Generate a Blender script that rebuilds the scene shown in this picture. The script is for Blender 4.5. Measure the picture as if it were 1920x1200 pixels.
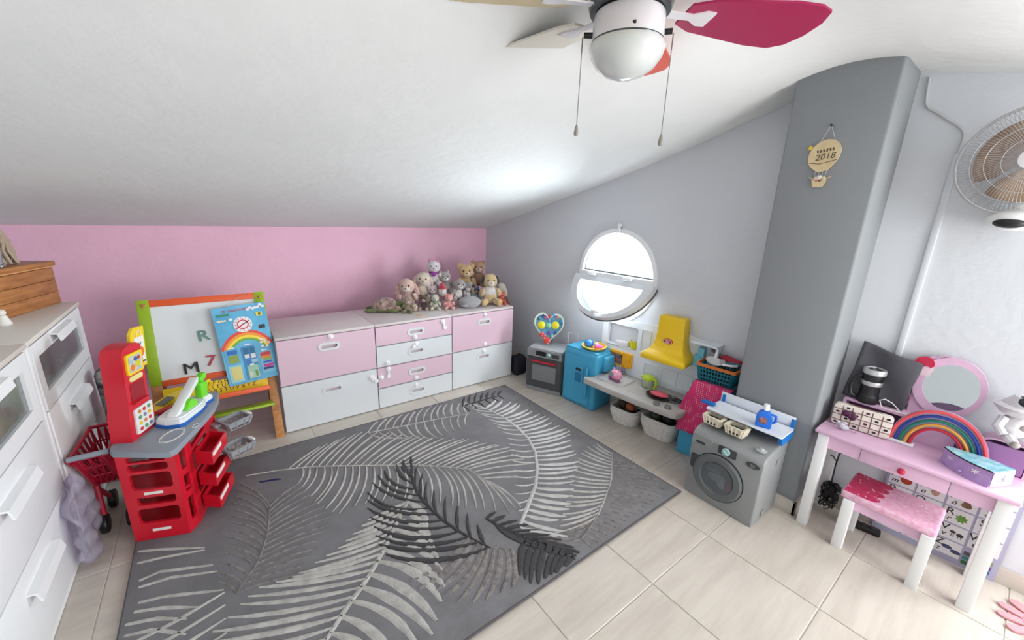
import bpy, bmesh, math, random
from mathutils import Vector, Matrix, Euler

S = bpy.context.scene
for o in list(bpy.data.objects):
    bpy.data.objects.remove(o)
R = math.radians
random.seed(7)
C = S.collection

# ---------------------------------------------------------------- camera
cam_d = bpy.data.cameras.new('camera')
cam_d.sensor_width = 36.0
cam_d.lens = 36.0 * 743.99 / 1920.0
cam_d.clip_start = 0.02
cam = bpy.data.objects.new('camera', cam_d)
C.objects.link(cam)
_y, _p, _r = 0.65095298, 0.2609755, 0.03412179
_f = Vector((math.sin(_y) * math.cos(_p), math.cos(_y) * math.cos(_p), -math.sin(_p)))
_rt = Vector((math.cos(_y), -math.sin(_y), 0))
_up = _rt.cross(_f)
_c, _s = math.cos(_r), math.sin(_r)
_X = _c * _rt + _s * _up
_Y = -_s * _rt + _c * _up
cam.matrix_world = Matrix(((_X.x, _Y.x, -_f.x, -0.2378), (_X.y, _Y.y, -_f.y, -2.6588), (_X.z, _Y.z, -_f.z, 1.4111), (0, 0, 0, 1)))
S.camera = cam

# ---------------------------------------------------------------- world and light
w = bpy.data.worlds.new('world')
S.world = w
w.use_nodes = True
_bg = w.node_tree.nodes['Background']
_bg.inputs[0].default_value = (0.90, 0.96, 1.0, 1)
_bg.inputs[1].default_value = 3.4


def area(name, loc, rot, sx, sy, power, col):
    d = bpy.data.lights.new(name, 'AREA')
    d.shape = 'RECTANGLE'
    d.size, d.size_y = sx, sy
    d.energy = power
    d.color = col
    o = bpy.data.objects.new(name, d)
    o.location, o.rotation_euler = loc, rot
    C.objects.link(o)
    return o


# daylight through the terrace door in the right wall, beside and behind the photographer
area('terrace_daylight', (2.27, -3.75, 0.95), (R(90), 0, R(90 + 2.25)), 1.3, 1.7, 20, (1.0, 0.985, 0.965))
# added fill lamp at an invented rear opening, brightening the pink wall
area('rear_fill_light', (1.5, -4.66, 1.12), (R(90), 0, 0), 1.2, 1.2, 26, (1.0, 0.985, 0.965))
# daylight falling in through the round window
area('round_window_daylight', (2.6, -0.98, 0.98), (R(70), 0, R(58)), 0.8, 0.7, 78, (0.95, 0.98, 1.0))
S.view_settings.view_transform = 'Standard'
S.view_settings.look = 'None'
S.view_settings.exposure = 0.5
S.view_settings.gamma = 1.0
S.view_settings.use_curve_mapping = False

# ---------------------------------------------------------------- helpers


def lin(c):
    def f(v):
        v /= 255.0
        return v / 12.92 if v <= 0.04045 else ((v + 0.055) / 1.055) ** 2.4
    return (f(c[0]), f(c[1]), f(c[2]), 1.0)


MATS = {}


def mat(name, rgb, rough=0.5, metal=0.0, bump=0.0, bscale=60.0, var=0.0, vscale=8.0, trans=0.0, alpha=1.0, emit=0.0, sheen=0.0, coat=0.0, rgb2=None, stretch=None):
    if name in MATS:
        return MATS[name]
    m = bpy.data.materials.new(name)
    m.use_nodes = True
    nt = m.node_tree
    b = nt.nodes['Principled BSDF']
    col = lin(rgb)
    b.inputs['Base Color'].default_value = col
    b.inputs['Roughness'].default_value = rough
    b.inputs['Metallic'].default_value = metal
    b.inputs['Coat Weight'].default_value = coat
    if trans:
        b.inputs['Transmission Weight'].default_value = trans
    if alpha < 1:
        b.inputs['Alpha'].default_value = alpha
    if sheen:
        b.inputs['Sheen Weight'].default_value = sheen
        b.inputs['Sheen Roughness'].default_value = 0.5
    if emit:
        b.inputs['Emission Color'].default_value = col
        b.inputs['Emission Strength'].default_value = emit
    tc = nt.nodes.new('ShaderNodeTexCoord')
    vec = tc.outputs['Object']
    if stretch:
        mp = nt.nodes.new('ShaderNodeMapping')
        mp.inputs['Scale'].default_value = stretch
        nt.links.new(vec, mp.inputs['Vector'])
        vec = mp.outputs['Vector']
    if var or rgb2:
        n = nt.nodes.new('ShaderNodeTexNoise')
        n.inputs['Scale'].default_value = vscale
        n.inputs['Detail'].default_value = 6
        n.inputs['Roughness'].default_value = 0.6
        nt.links.new(vec, n.inputs['Vector'])
        r = nt.nodes.new('ShaderNodeValToRGB')
        c2 = lin(rgb2) if rgb2 else tuple(v * (1 - var) for v in col[:3]) + (1,)
        r.color_ramp.elements[0].color = c2
        r.color_ramp.elements[1].color = col if rgb2 else tuple(min(1, v * (1 + var * 0.5)) for v in col[:3]) + (1,)
        r.color_ramp.elements[0].position = 0.36
        r.color_ramp.elements[1].position = 0.62
        nt.links.new(n.outputs['Fac'], r.inputs['Fac'])
        nt.links.new(r.outputs['Color'], b.inputs['Base Color'])
    if bump:
        n2 = nt.nodes.new('ShaderNodeTexNoise')
        n2.inputs['Scale'].default_value = bscale
        n2.inputs['Detail'].default_value = 4
        nt.links.new(vec, n2.inputs['Vector'])
        bp = nt.nodes.new('ShaderNodeBump')
        bp.inputs['Strength'].default_value = bump
        bp.inputs['Distance'].default_value = 0.01
        nt.links.new(n2.outputs['Fac'], bp.inputs['Height'])
        nt.links.new(bp.outputs['Normal'], b.inputs['Normal'])
    MATS[name] = m
    return m


def glassy(name, rgb, clear=0.85, rough=0.05):
    """thin clear sheet: mostly transparent with a glossy reflection"""
    m = bpy.data.materials.new(name)
    m.use_nodes = True
    nt = m.node_tree
    nt.nodes.clear()
    out = nt.nodes.new('ShaderNodeOutputMaterial')
    t = nt.nodes.new('ShaderNodeBsdfTransparent')
    t.inputs[0].default_value = lin(rgb)
    g = nt.nodes.new('ShaderNodeBsdfPrincipled')
    g.inputs['Base Color'].default_value = lin(rgb)
    g.inputs['Roughness'].default_value = rough
    mx = nt.nodes.new('ShaderNodeMixShader')
    mx.inputs[0].default_value = 1 - clear
    nt.links.new(t.outputs[0], mx.inputs[1])
    nt.links.new(g.outputs[0], mx.inputs[2])
    nt.links.new(mx.outputs[0], out.inputs[0])
    MATS[name] = m
    return m


class B:
    """bmesh builder"""

    def __init__(self):
        self.bm = bmesh.new()

    def _x(self, vs, rot, c):
        if rot is not None:
            m = rot if isinstance(rot, Matrix) else Euler(rot).to_matrix()
            m = m.to_3x3()
            for v in vs:
                v.co = m @ v.co
        c = Vector(c)
        for v in vs:
            v.co = v.co + c
        return vs

    def box(self, c, s, rot=None, bev=0.0, seg=2, taper=None):
        t = bmesh.new()
        bmesh.ops.create_cube(t, size=1.0)
        for v in t.verts:
            v.co = Vector((v.co.x * s[0], v.co.y * s[1], v.co.z * s[2]))
            if taper and v.co.z < 0:
                v.co.x *= taper[0]
                v.co.y *= taper[1]
        if bev:
            bmesh.ops.bevel(t, geom=t.edges[:] + t.verts[:], offset=min(bev, min(s) * 0.49), segments=seg, affect='EDGES', profile=0.5, clamp_overlap=True)
        return self._merge(t, rot, c)

    def bb(self, x0, x1, y0, y1, z0, z1, bev=0.0, seg=2):
        return self.box(((x0 + x1) / 2, (y0 + y1) / 2, (z0 + z1) / 2), (abs(x1 - x0), abs(y1 - y0), abs(z1 - z0)), None, bev, seg)

    def _merge(self, t, rot, c):
        self._x(t.verts, rot, c)
        mp = {}
        for v in t.verts:
            mp[v] = self.bm.verts.new(v.co)
        for f in t.faces:
            try:
                self.bm.faces.new([mp[v] for v in f.verts])
            except ValueError:
                pass
        t.free()
        return list(mp.values())

    def cyl(self, c, r, h, axis='z', r2=None, n=24, rot=None, bev=0):
        t = bmesh.new()
        bmesh.ops.create_cone(t, cap_ends=True, segments=n, radius1=r, radius2=r if r2 is None else r2, depth=h)
        if bev:
            es = [e for e in t.edges if abs(e.verts[0].co.z - e.verts[1].co.z) < 1e-6]
            bmesh.ops.bevel(t, geom=es, offset=bev, segments=2, affect='EDGES', profile=0.5)
        m = {'z': Matrix.Identity(3), 'x': Matrix.Rotation(R(90), 3, 'Y'), 'y': Matrix.Rotation(R(-90), 3, 'X')}[axis]
        self._x(t.verts, m, (0, 0, 0))
        return self._merge(t, rot, c)

    def sph(self, c, r, sub=3, jit=0.0, rot=None, uv=None):
        t = bmesh.new()
        if uv:
            bmesh.ops.create_uvsphere(t, u_segments=uv[0], v_segments=uv[1], radius=1)
        else:
            bmesh.ops.create_icosphere(t, subdivisions=sub, radius=1)
        if not hasattr(r, '__len__'):
            r = (r, r, r)
        for v in t.verts:
            k = 1 + random.uniform(-jit, jit)
            v.co = Vector((v.co.x * r[0] * k, v.co.y * r[1] * k, v.co.z * r[2] * k))
        return self._merge(t, rot, c)

    def tube(self, pts, r, n=8, closed=False, caps=True):
        pts = [Vector(p) for p in pts]
        rr = r if hasattr(r, '__len__') else [r] * len(pts)
        rings = []
        N = len(pts)
        ref = None
        for i, p in enumerate(pts):
            a = pts[(i - 1) % N] if (i > 0 or closed) else p
            b = pts[(i + 1) % N] if (i < N - 1 or closed) else p
            d = (b - a)
            d = d.normalized() if d.length > 1e-9 else Vector((0, 0, 1))
            if ref is None:
                ref = Vector((0, 0, 1)) if abs(d.z) < 0.9 else Vector((1, 0, 0))
            u = d.cross(ref)
            if u.length < 1e-6:
                u = d.cross(Vector((0, 1, 0.01)))
            u.normalize()
            v = u.cross(d).normalized()
            ref = v
            rings.append([self.bm.verts.new(p + (u * math.cos(2 * math.pi * k / n) + v * math.sin(2 * math.pi * k / n)) * rr[i]) for k in range(n)])
        for i in range(N if closed else N - 1):
            a, b = rings[i], rings[(i + 1) % N]
            for k in range(n):
                self.bm.faces.new((a[k], a[(k + 1) % n], b[(k + 1) % n], b[k]))
        if caps and not closed:
            self.bm.faces.new(rings[0][::-1])
            self.bm.faces.new(rings[-1])
        return [v for g in rings for v in g]

    def lathe(self, prof, n=24, c=(0, 0, 0), rot=None, cap=True):
        rings = []
        for r, z in prof:
            rings.append([self.bm.verts.new((max(r, 1e-5) * math.cos(2 * math.pi * k / n), max(r, 1e-5) * math.sin(2 * math.pi * k / n), z)) for k in range(n)])
        for a, b in zip(rings, rings[1:]):
            for k in range(n):
                self.bm.faces.new((a[k], a[(k + 1) % n], b[(k + 1) % n], b[k]))
        if cap:
            self.bm.faces.new(rings[0][::-1])
            self.bm.faces.new(rings[-1])
        return self._x([v for g in rings for v in g], rot, c)

    def prism(self, poly, a, b, plane='xy', holes=()):
        """extrude a 2-D outline (with optional holes) between a and b on the third axis"""
        def P(p, h):
            return {'xy': (p[0], p[1], h), 'xz': (p[0], h, p[1]), 'yz': (h, p[0], p[1])}[plane]
        t = bmesh.new()
        loops = [poly] + list(holes)
        es = []
        for lp in loops:
            vs = [t.verts.new(P(p, a)) for p in lp]
            for i in range(len(vs)):
                es.append(t.edges.new((vs[i], vs[(i + 1) % len(vs)])))
        if holes:
            bmesh.ops.triangle_fill(t, use_beauty=True, use_dissolve=False, edges=es)
        else:
            t.faces.new(t.verts[:])
        fs = t.faces[:]
        ret = bmesh.ops.extrude_face_region(t, geom=fs)
        k = {'xy': 2, 'xz': 1, 'yz': 0}[plane]
        for g in ret['geom']:
            if isinstance(g, bmesh.types.BMVert):
                g.co[k] = b
        return self._merge(t, None, (0, 0, 0))

    def sheet(self, grid):
        """grid of points -> quads"""
        vs = [[self.bm.verts.new(p) for p in row] for row in grid]
        for a, b in zip(vs, vs[1:]):
            for k in range(len(a) - 1):
                self.bm.faces.new((a[k], a[k + 1], b[k + 1], b[k]))
        return [v for g in vs for v in g]


def rnd(w_, h_, r, n=5, cx=0, cy=0):
    """rounded rectangle outline"""
    out = []
    r = min(r, w_ / 2 - 1e-4, h_ / 2 - 1e-4)
    for (sx, sy, a0) in ((1, 1, 0), (-1, 1, 90), (-1, -1, 180), (1, -1, 270)):
        for k in range(n + 1):
            a = R(a0 + 90 * k / n)
            out.append((cx + sx * (w_ / 2 - r) + r * math.cos(a), cy + sy * (h_ / 2 - r) + r * math.sin(a)))
    return out


def ell(rx, ry, n=24, cx=0, cy=0, a0=0, a1=360):
    full = abs(a1 - a0) >= 360
    m = n if full else n + 1
    return [(cx + rx * math.cos(R(a0 + (a1 - a0) * k / n)), cy + ry * math.sin(R(a0 + (a1 - a0) * k / n))) for k in range(m)]


WM = {}


def obj(name, b, m, parent=None, world=False, smooth=32, loc=None, rot=None):
    me = bpy.data.meshes.new(name)
    bmesh.ops.recalc_face_normals(b.bm, faces=b.bm.faces[:])
    b.bm.to_mesh(me)
    b.bm.free()
    if m is not None:
        me.materials.append(m)
    if smooth:
        me.shade_smooth()
        me.set_sharp_from_angle(angle=R(smooth))
    o = bpy.data.objects.new(name, me)
    C.objects.link(o)
    if parent:
        o.parent = parent
        if world:
            me.transform(WM[parent].inverted())
    if loc:
        o.location = loc
    if rot:
        o.rotation_euler = rot
    base = WM[parent] if parent else Matrix.Identity(4)
    WM[o] = base @ Matrix.LocRotScale(o.location, o.rotation_euler, None)
    return o


def tag(o, label, cat, group=None):
    o['label'] = label
    o['category'] = cat
    if group:
        o['group'] = group
    return o


def thing(name, label, cat, loc=(0, 0, 0), rz=0.0, group=None):
    o = bpy.data.objects.new(name, None)
    o.empty_display_size = 0.05
    C.objects.link(o)
    o.location = loc
    o.rotation_euler = (0, 0, R(rz))
    WM[o] = Matrix.LocRotScale(o.location, o.rotation_euler, None)
    tag(o, label, cat, group)
    return o


def struct(o):
    o['kind'] = 'structure'
    return o


def share(o, parent, loc, rot=None):
    c = o.copy()
    C.objects.link(c)
    c.parent = parent
    c.location = loc
    if rot:
        c.rotation_euler = rot
    WM[c] = (WM[parent] if parent else Matrix.Identity(4)) @ Matrix.LocRotScale(c.location, c.rotation_euler, None)
    return c


def text(name, s, size, mtx, m, parent, depth=0.0006, world=False, sx=1.0, shear=0.0, align='CENTER'):
    cu = bpy.data.curves.new(name, 'FONT')
    cu.body = s
    cu.size = size
    cu.align_x = align
    cu.align_y = 'CENTER'
    cu.extrude = depth
    cu.resolution_u = 2
    cu.shear = shear
    t = bpy.data.objects.new(name, cu)
    C.objects.link(t)
    me = bpy.data.meshes.new_from_object(t)
    bpy.data.objects.remove(t)
    bpy.data.curves.remove(cu)
    me.transform(mtx @ Matrix.Diagonal((sx, 1, 1, 1)))
    if world:
        me.transform(WM[parent].inverted())
    me.materials.clear()
    me.materials.append(m)
    o = bpy.data.objects.new(name, me)
    C.objects.link(o)
    o.parent = parent
    WM[o] = WM[parent]
    return o


def frame(o, x, y):
    """4x4 from origin and x, y axes"""
    x = Vector(x).normalized()
    y = Vector(y)
    z = x.cross(y).normalized()
    y = z.cross(x)
    return Matrix(((x.x, y.x, z.x, o[0]), (x.y, y.y, z.y, o[1]), (x.z, y.z, z.z, o[2]), (0, 0, 0, 1)))


WHITE = mat('white_paint', (236, 236, 236), 0.45)
BLACK = mat('black_plastic', (24, 24, 27), 0.4)
DARK = mat('dark_cavity', (30, 26, 28), 0.8)

# ================================================================ THE ROOM
CEIL = [(0.86, 1.252), (0.14, 1.45), (-0.5, 1.62), (-0.9, 1.728), (-1.25, 1.832), (-1.55, 1.93), (-1.75, 1.997), (-1.87, 2.033), (-1.97, 2.05), (-2.08, 2.05), (-2.2, 2.025), (-2.34, 1.99), (-2.5, 1.955), (-2.8, 1.93), (-4.75, 1.93)]


def cz(y):
    for (a, za), (b, zb) in zip(CEIL, CEIL[1:]):
        if b <= y <= a:
            return za + (zb - za) * (y - a) / (b - a)
    return CEIL[0][1] if y > CEIL[0][0] else CEIL[-1][1]


plaster = mat('white_plaster', (236, 237, 236), 0.85, bump=0.35, bscale=14, var=0.02, vscale=3)
plaster_w = mat('pale_grey_wall_paint', (214, 217, 222), 0.8, bump=0.2, bscale=30)
pink_w = mat('pink_wall_paint', (243, 193, 215), 0.8, bump=0.2, bscale=30, var=0.03, vscale=4)
grey_w = mat('grey_pillar_paint', (140, 144, 147), 0.75, bump=0.15, bscale=30)
stone_m = mat('baseboard_stone', (196, 188, 178), 0.45, var=0.08, vscale=12)
grout = mat('pale_grout', (222, 217, 208), 0.9)

# floor of square travertine-look tiles, each its own piece
b = B()
b.bb(-1.3, 2.35, -4.75, 0.95, -0.08, -0.003)
floor = struct(obj('floor', b, grout))


def tile_mat(i):
    m = mat('floor_tile_%d' % i, (207, 199, 188), 0.3, rgb2=(194, 185, 174), vscale=2.2, stretch=(1.2, 9, 3), coat=0.15)
    nt = m.node_tree
    mp = [n for n in nt.nodes if n.type == 'MAPPING'][0]
    mp.inputs['Location'].default_value = (i * 3.7, i * 1.9, 0)
    mp.inputs['Rotation'].default_value = (0, 0, R(6 - 4 * i))
    return m


TS = 0.432
protos = []
for i in range(3):
    b = B()
    b.box((0, 0, -0.002), (TS - 0.004, TS - 0.004, 0.008), bev=0.0015, seg=1)
    protos.append((b, tile_mat(i)))
tp = []
for i, (b, m) in enumerate(protos):
    tp.append(None)
k = 0
for ix in range(-4, 5):
    for iy in range(-6, 7):
        x = 0.142 + TS * (ix + 0.5)
        y = -2.013 + TS * (iy + 0.5)
        if x > 2.45 or y > 1.0 or y < -4.7:
            continue
        i = (ix * 7 + iy * 5 + (ix * iy) % 3) % 3
        if tp[i] is None:
            o = obj('tile', protos[i][0], protos[i][1], floor, loc=(x, y, -0.001))
            tp[i] = o
        else:
            o = share(tp[i], floor, (x, y, -0.001))
            if (ix + iy) % 2:
                o.rotation_euler = (0, 0, math.pi)

# pink knee wall
b = B()
b.bb(-1.32, 2.3, 0.85, 0.97, -0.03, 1.30)
struct(obj('wall_back', b, pink_w))
# left wall behind the dressers
ys = [0.86, 0.14, -0.5, -0.9, -1.25, -1.55, -1.75, -1.87, -1.97, -2.08, -2.2, -2.5, -2.8, -4.66]
b = B()
b.prism([(0.9, -0.03), (-4.72, -0.03)] + [(y, cz(y) + 0.03) for y in reversed(ys)], -1.335, -1.225, 'yz')
struct(obj('wall_left', b, plaster_w))


def wx(y):
    return 2.06 + (0.85 - y) * 0.03934


# right wall with the round window hole; built in wall coordinates (s along wall, z up)
WDIR = Vector((0.03931, -0.99923, 0))
WNOR = Vector((-0.99923, -0.03931, 0))
WROT = math.atan2(WDIR.y, WDIR.x)
SC, ZC, RW = 1.652, 0.995, 0.335      # window centre along wall, height, radius
WMAT = Matrix.Translation((2.06, 0.85, 0)) @ Matrix.Rotation(WROT, 4, 'Z')
b = B()
b.prism([(-0.1, -0.03), (5.56, -0.03)] + [(0.85 - y, cz(y) + 0.04) for y in reversed(ys)] + [(-0.1, 1.29)], 0.0, 0.2, 'xz', holes=[ell(RW, RW, 48, SC, ZC), [(3.93, 0.02), (5.27, 0.02), (5.27, 1.78), (3.93, 1.78)]])
wr = obj('wall_right', b, plaster_w)
wr.matrix_world = WMAT
struct(wr)
WM[wr] = WMAT
# rear wall; its window is added to throw fill light on the pink wall 
b = B()
b.prism([(-1.3, -0.03), (2.4, -0.03), (2.4, 1.96), (-1.3, 1.96)], -4.75, -4.62, 'xz', holes=[[(0.85, 0.5), (2.15, 0.5), (2.15, 1.75), (0.85, 1.75)]])
struct(obj('wall_rear', b, plaster_w))
b = B()
for x in (0.875, 1.5, 2.125):
    b.bb(x - 0.025, x + 0.025, -4.645, -4.62, 0.5, 1.75)
for z in (0.525, 1.725):
    b.bb(0.85, 2.15, -4.645, -4.62, z - 0.025, z + 0.025)
struct(obj('added_rear_window', b, mat('white_pvc', (240, 241, 242), 0.3)))  # frame of the added rear opening, out of view
b = B()
for x in (3.96, 4.6, 5.24):
    b.bb(x - 0.03, x + 0.03, 0.06, 0.11, 0.02, 1.78)
for z in (0.05, 1.75):
    b.bb(3.93, 5.27, 0.06, 0.11, z - 0.03, z + 0.03)
o = struct(obj('door_1', b, mat('white_pvc', (240, 241, 242), 0.3)))
o.matrix_world = WMAT
# vaulted ceiling: straight slope, rounded ridge, then falling again
b = B()
prof = []
N = 90
for i in range(N + 1):
    y = 0.98 + (-4.76 - 0.98) * i / N
    # light smoothing of the profile
    z = sum(cz(y + d) for d in (-0.09, -0.045, 0, 0.045, 0.09)) / 5
    prof.append((y, z))
rows = []
for x in [-1.34 + 3.74 * i / 8 for i in range(9)]:
    rows.append([(x, y, z) for y, z in prof])
b.sheet(rows)
rows2 = [[(x, y, z + 0.12) for (x, y, z) in r] for r in rows]
b.sheet(rows2)
struct(obj('ceiling', b, plaster, smooth=60))

# grey pillar
b = B()
b.bb(1.93, 2.3, -2.185, -1.825, -0.02, 2.11, bev=0.012, seg=3)
struct(obj('wall_pillar', b, grey_w))
# baseboards of the same stone
b = B()
b.bb(1.918, 1.932, -2.198, -1.82, 0, 0.075, bev=0.002)
b.bb(1.918, 2.18, -2.198, -2.184, 0, 0.075, bev=0.002)
struct(obj('baseboard_pillar', b, stone_m))
b = B()
b.bb(3.06, 3.9, -0.012, 0.0, 0, 0.075, bev=0.002)
o = struct(obj('baseboard_right', b, stone_m))
o.matrix_world = WMAT
b = B()
b.bb(0.0, 2.48, -0.012, 0.0, 0, 0.075, bev=0.002)
o = struct(obj('baseboard_window_side', b, stone_m))
o.matrix_world = WMAT
b = B()
b.bb(-1.22, 2.06, 0.838, 0.85, 0, 0.075, bev=0.002)
struct(obj('baseboard_back', b, stone_m))

# round window: outer ring, middle bar, fixed upper pane, lower sash tilted inwards
pvc = mat('white_pvc', (240, 241, 242), 0.3)
seal = mat('grey_seal', (96, 98, 102), 0.6)
clear = glassy('window_glass', (245, 250, 252), 0.93)
b = B()
b.prism(ell(RW + 0.006, RW + 0.006, 56, SC, ZC), -0.016, 0.06, 'xz', holes=[ell(RW - 0.024, RW - 0.024, 56, SC, ZC)])
win = struct(obj('window_1', b, pvc))
win.matrix_world = WMAT
WM[win] = WMAT
b = B()
b.bb(SC - RW + 0.01, SC + RW - 0.01, -0.03, 0.04, ZC - 0.035, ZC + 0.012, bev=0.006)
obj('transom_bar', b, pvc, win)
b = B()
b.prism(ell(RW - 0.02, RW - 0.02, 36, SC, ZC, 2, 178), 0.02, 0.026, 'xz')
obj('upper_pane', b, clear, win)
b = B()
b.prism(ell(RW - 0.02, RW - 0.02, 40, SC, ZC, 1, 179), 0.008, 0.02, 'xz', holes=[ell(RW - 0.032, RW - 0.032, 36, SC, ZC + 0.006, 3, 177)])
obj('upper_seal', b, seal, win)
# the sash is hinged on the bar and swung into the room
TH = R(36)
sash = bpy.data.objects.new('lower_sash', None)
C.objects.link(sash)
sash.parent = win
sash.location = (SC, -0.03, ZC - 0.03)
sash.rotation_euler = (-TH, 0, 0)
WM[sash] = WMAT @ Matrix.LocRotScale(sash.location, sash.rotation_euler, None)
half = ell(RW + 0.012, RW - 0.02, 40, 0, 0, 180, 360)
hin = ell(RW - 0.058, RW - 0.092, 36, 0, -0.042, 180, 360)
b = B()
b.prism(half, -0.02, 0.032, 'xz', holes=[hin])
obj('sash_frame', b, mat('white_pvc_grey', (212, 214, 217), 0.3), sash)
b = B()
b.prism(ell(RW - 0.056, RW - 0.09, 36, 0, -0.041, 180, 360), 0.004, 0.01, 'xz')
obj('sash_pane', b, clear, sash)
b = B()
b.prism(ell(RW + 0.016, RW - 0.016, 40, 0, 0, 180, 360), 0.022, 0.036, 'xz', holes=[ell(RW + 0.004, RW - 0.026, 40, 0, -0.004, 180, 360)])
obj('sash_seal', b, seal, sash)
b = B()
for dx in (-0.19, 0.13):
    b.box((dx, -0.03, 0.012), (0.07, 0.018, 0.022), bev=0.004)
obj('sash_hinge', b, pvc, sash)
b = B()
b.cyl((0, -0.032, -RW + 0.05), 0.012, 0.02, 'y', n=16)
b.box((0.02, -0.045, -RW + 0.05), (0.07, 0.012, 0.016), bev=0.004)
obj('sash_latch', b, pvc, sash)
b = B()
b.cyl((SC, -0.012, ZC + RW + 0.03), 0.012, 0.03, 'y', n=14)
b.box((SC, -0.02, ZC + RW + 0.012), (0.02, 0.012, 0.05), bev=0.003)
obj('catch', b, pvc, win)

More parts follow.
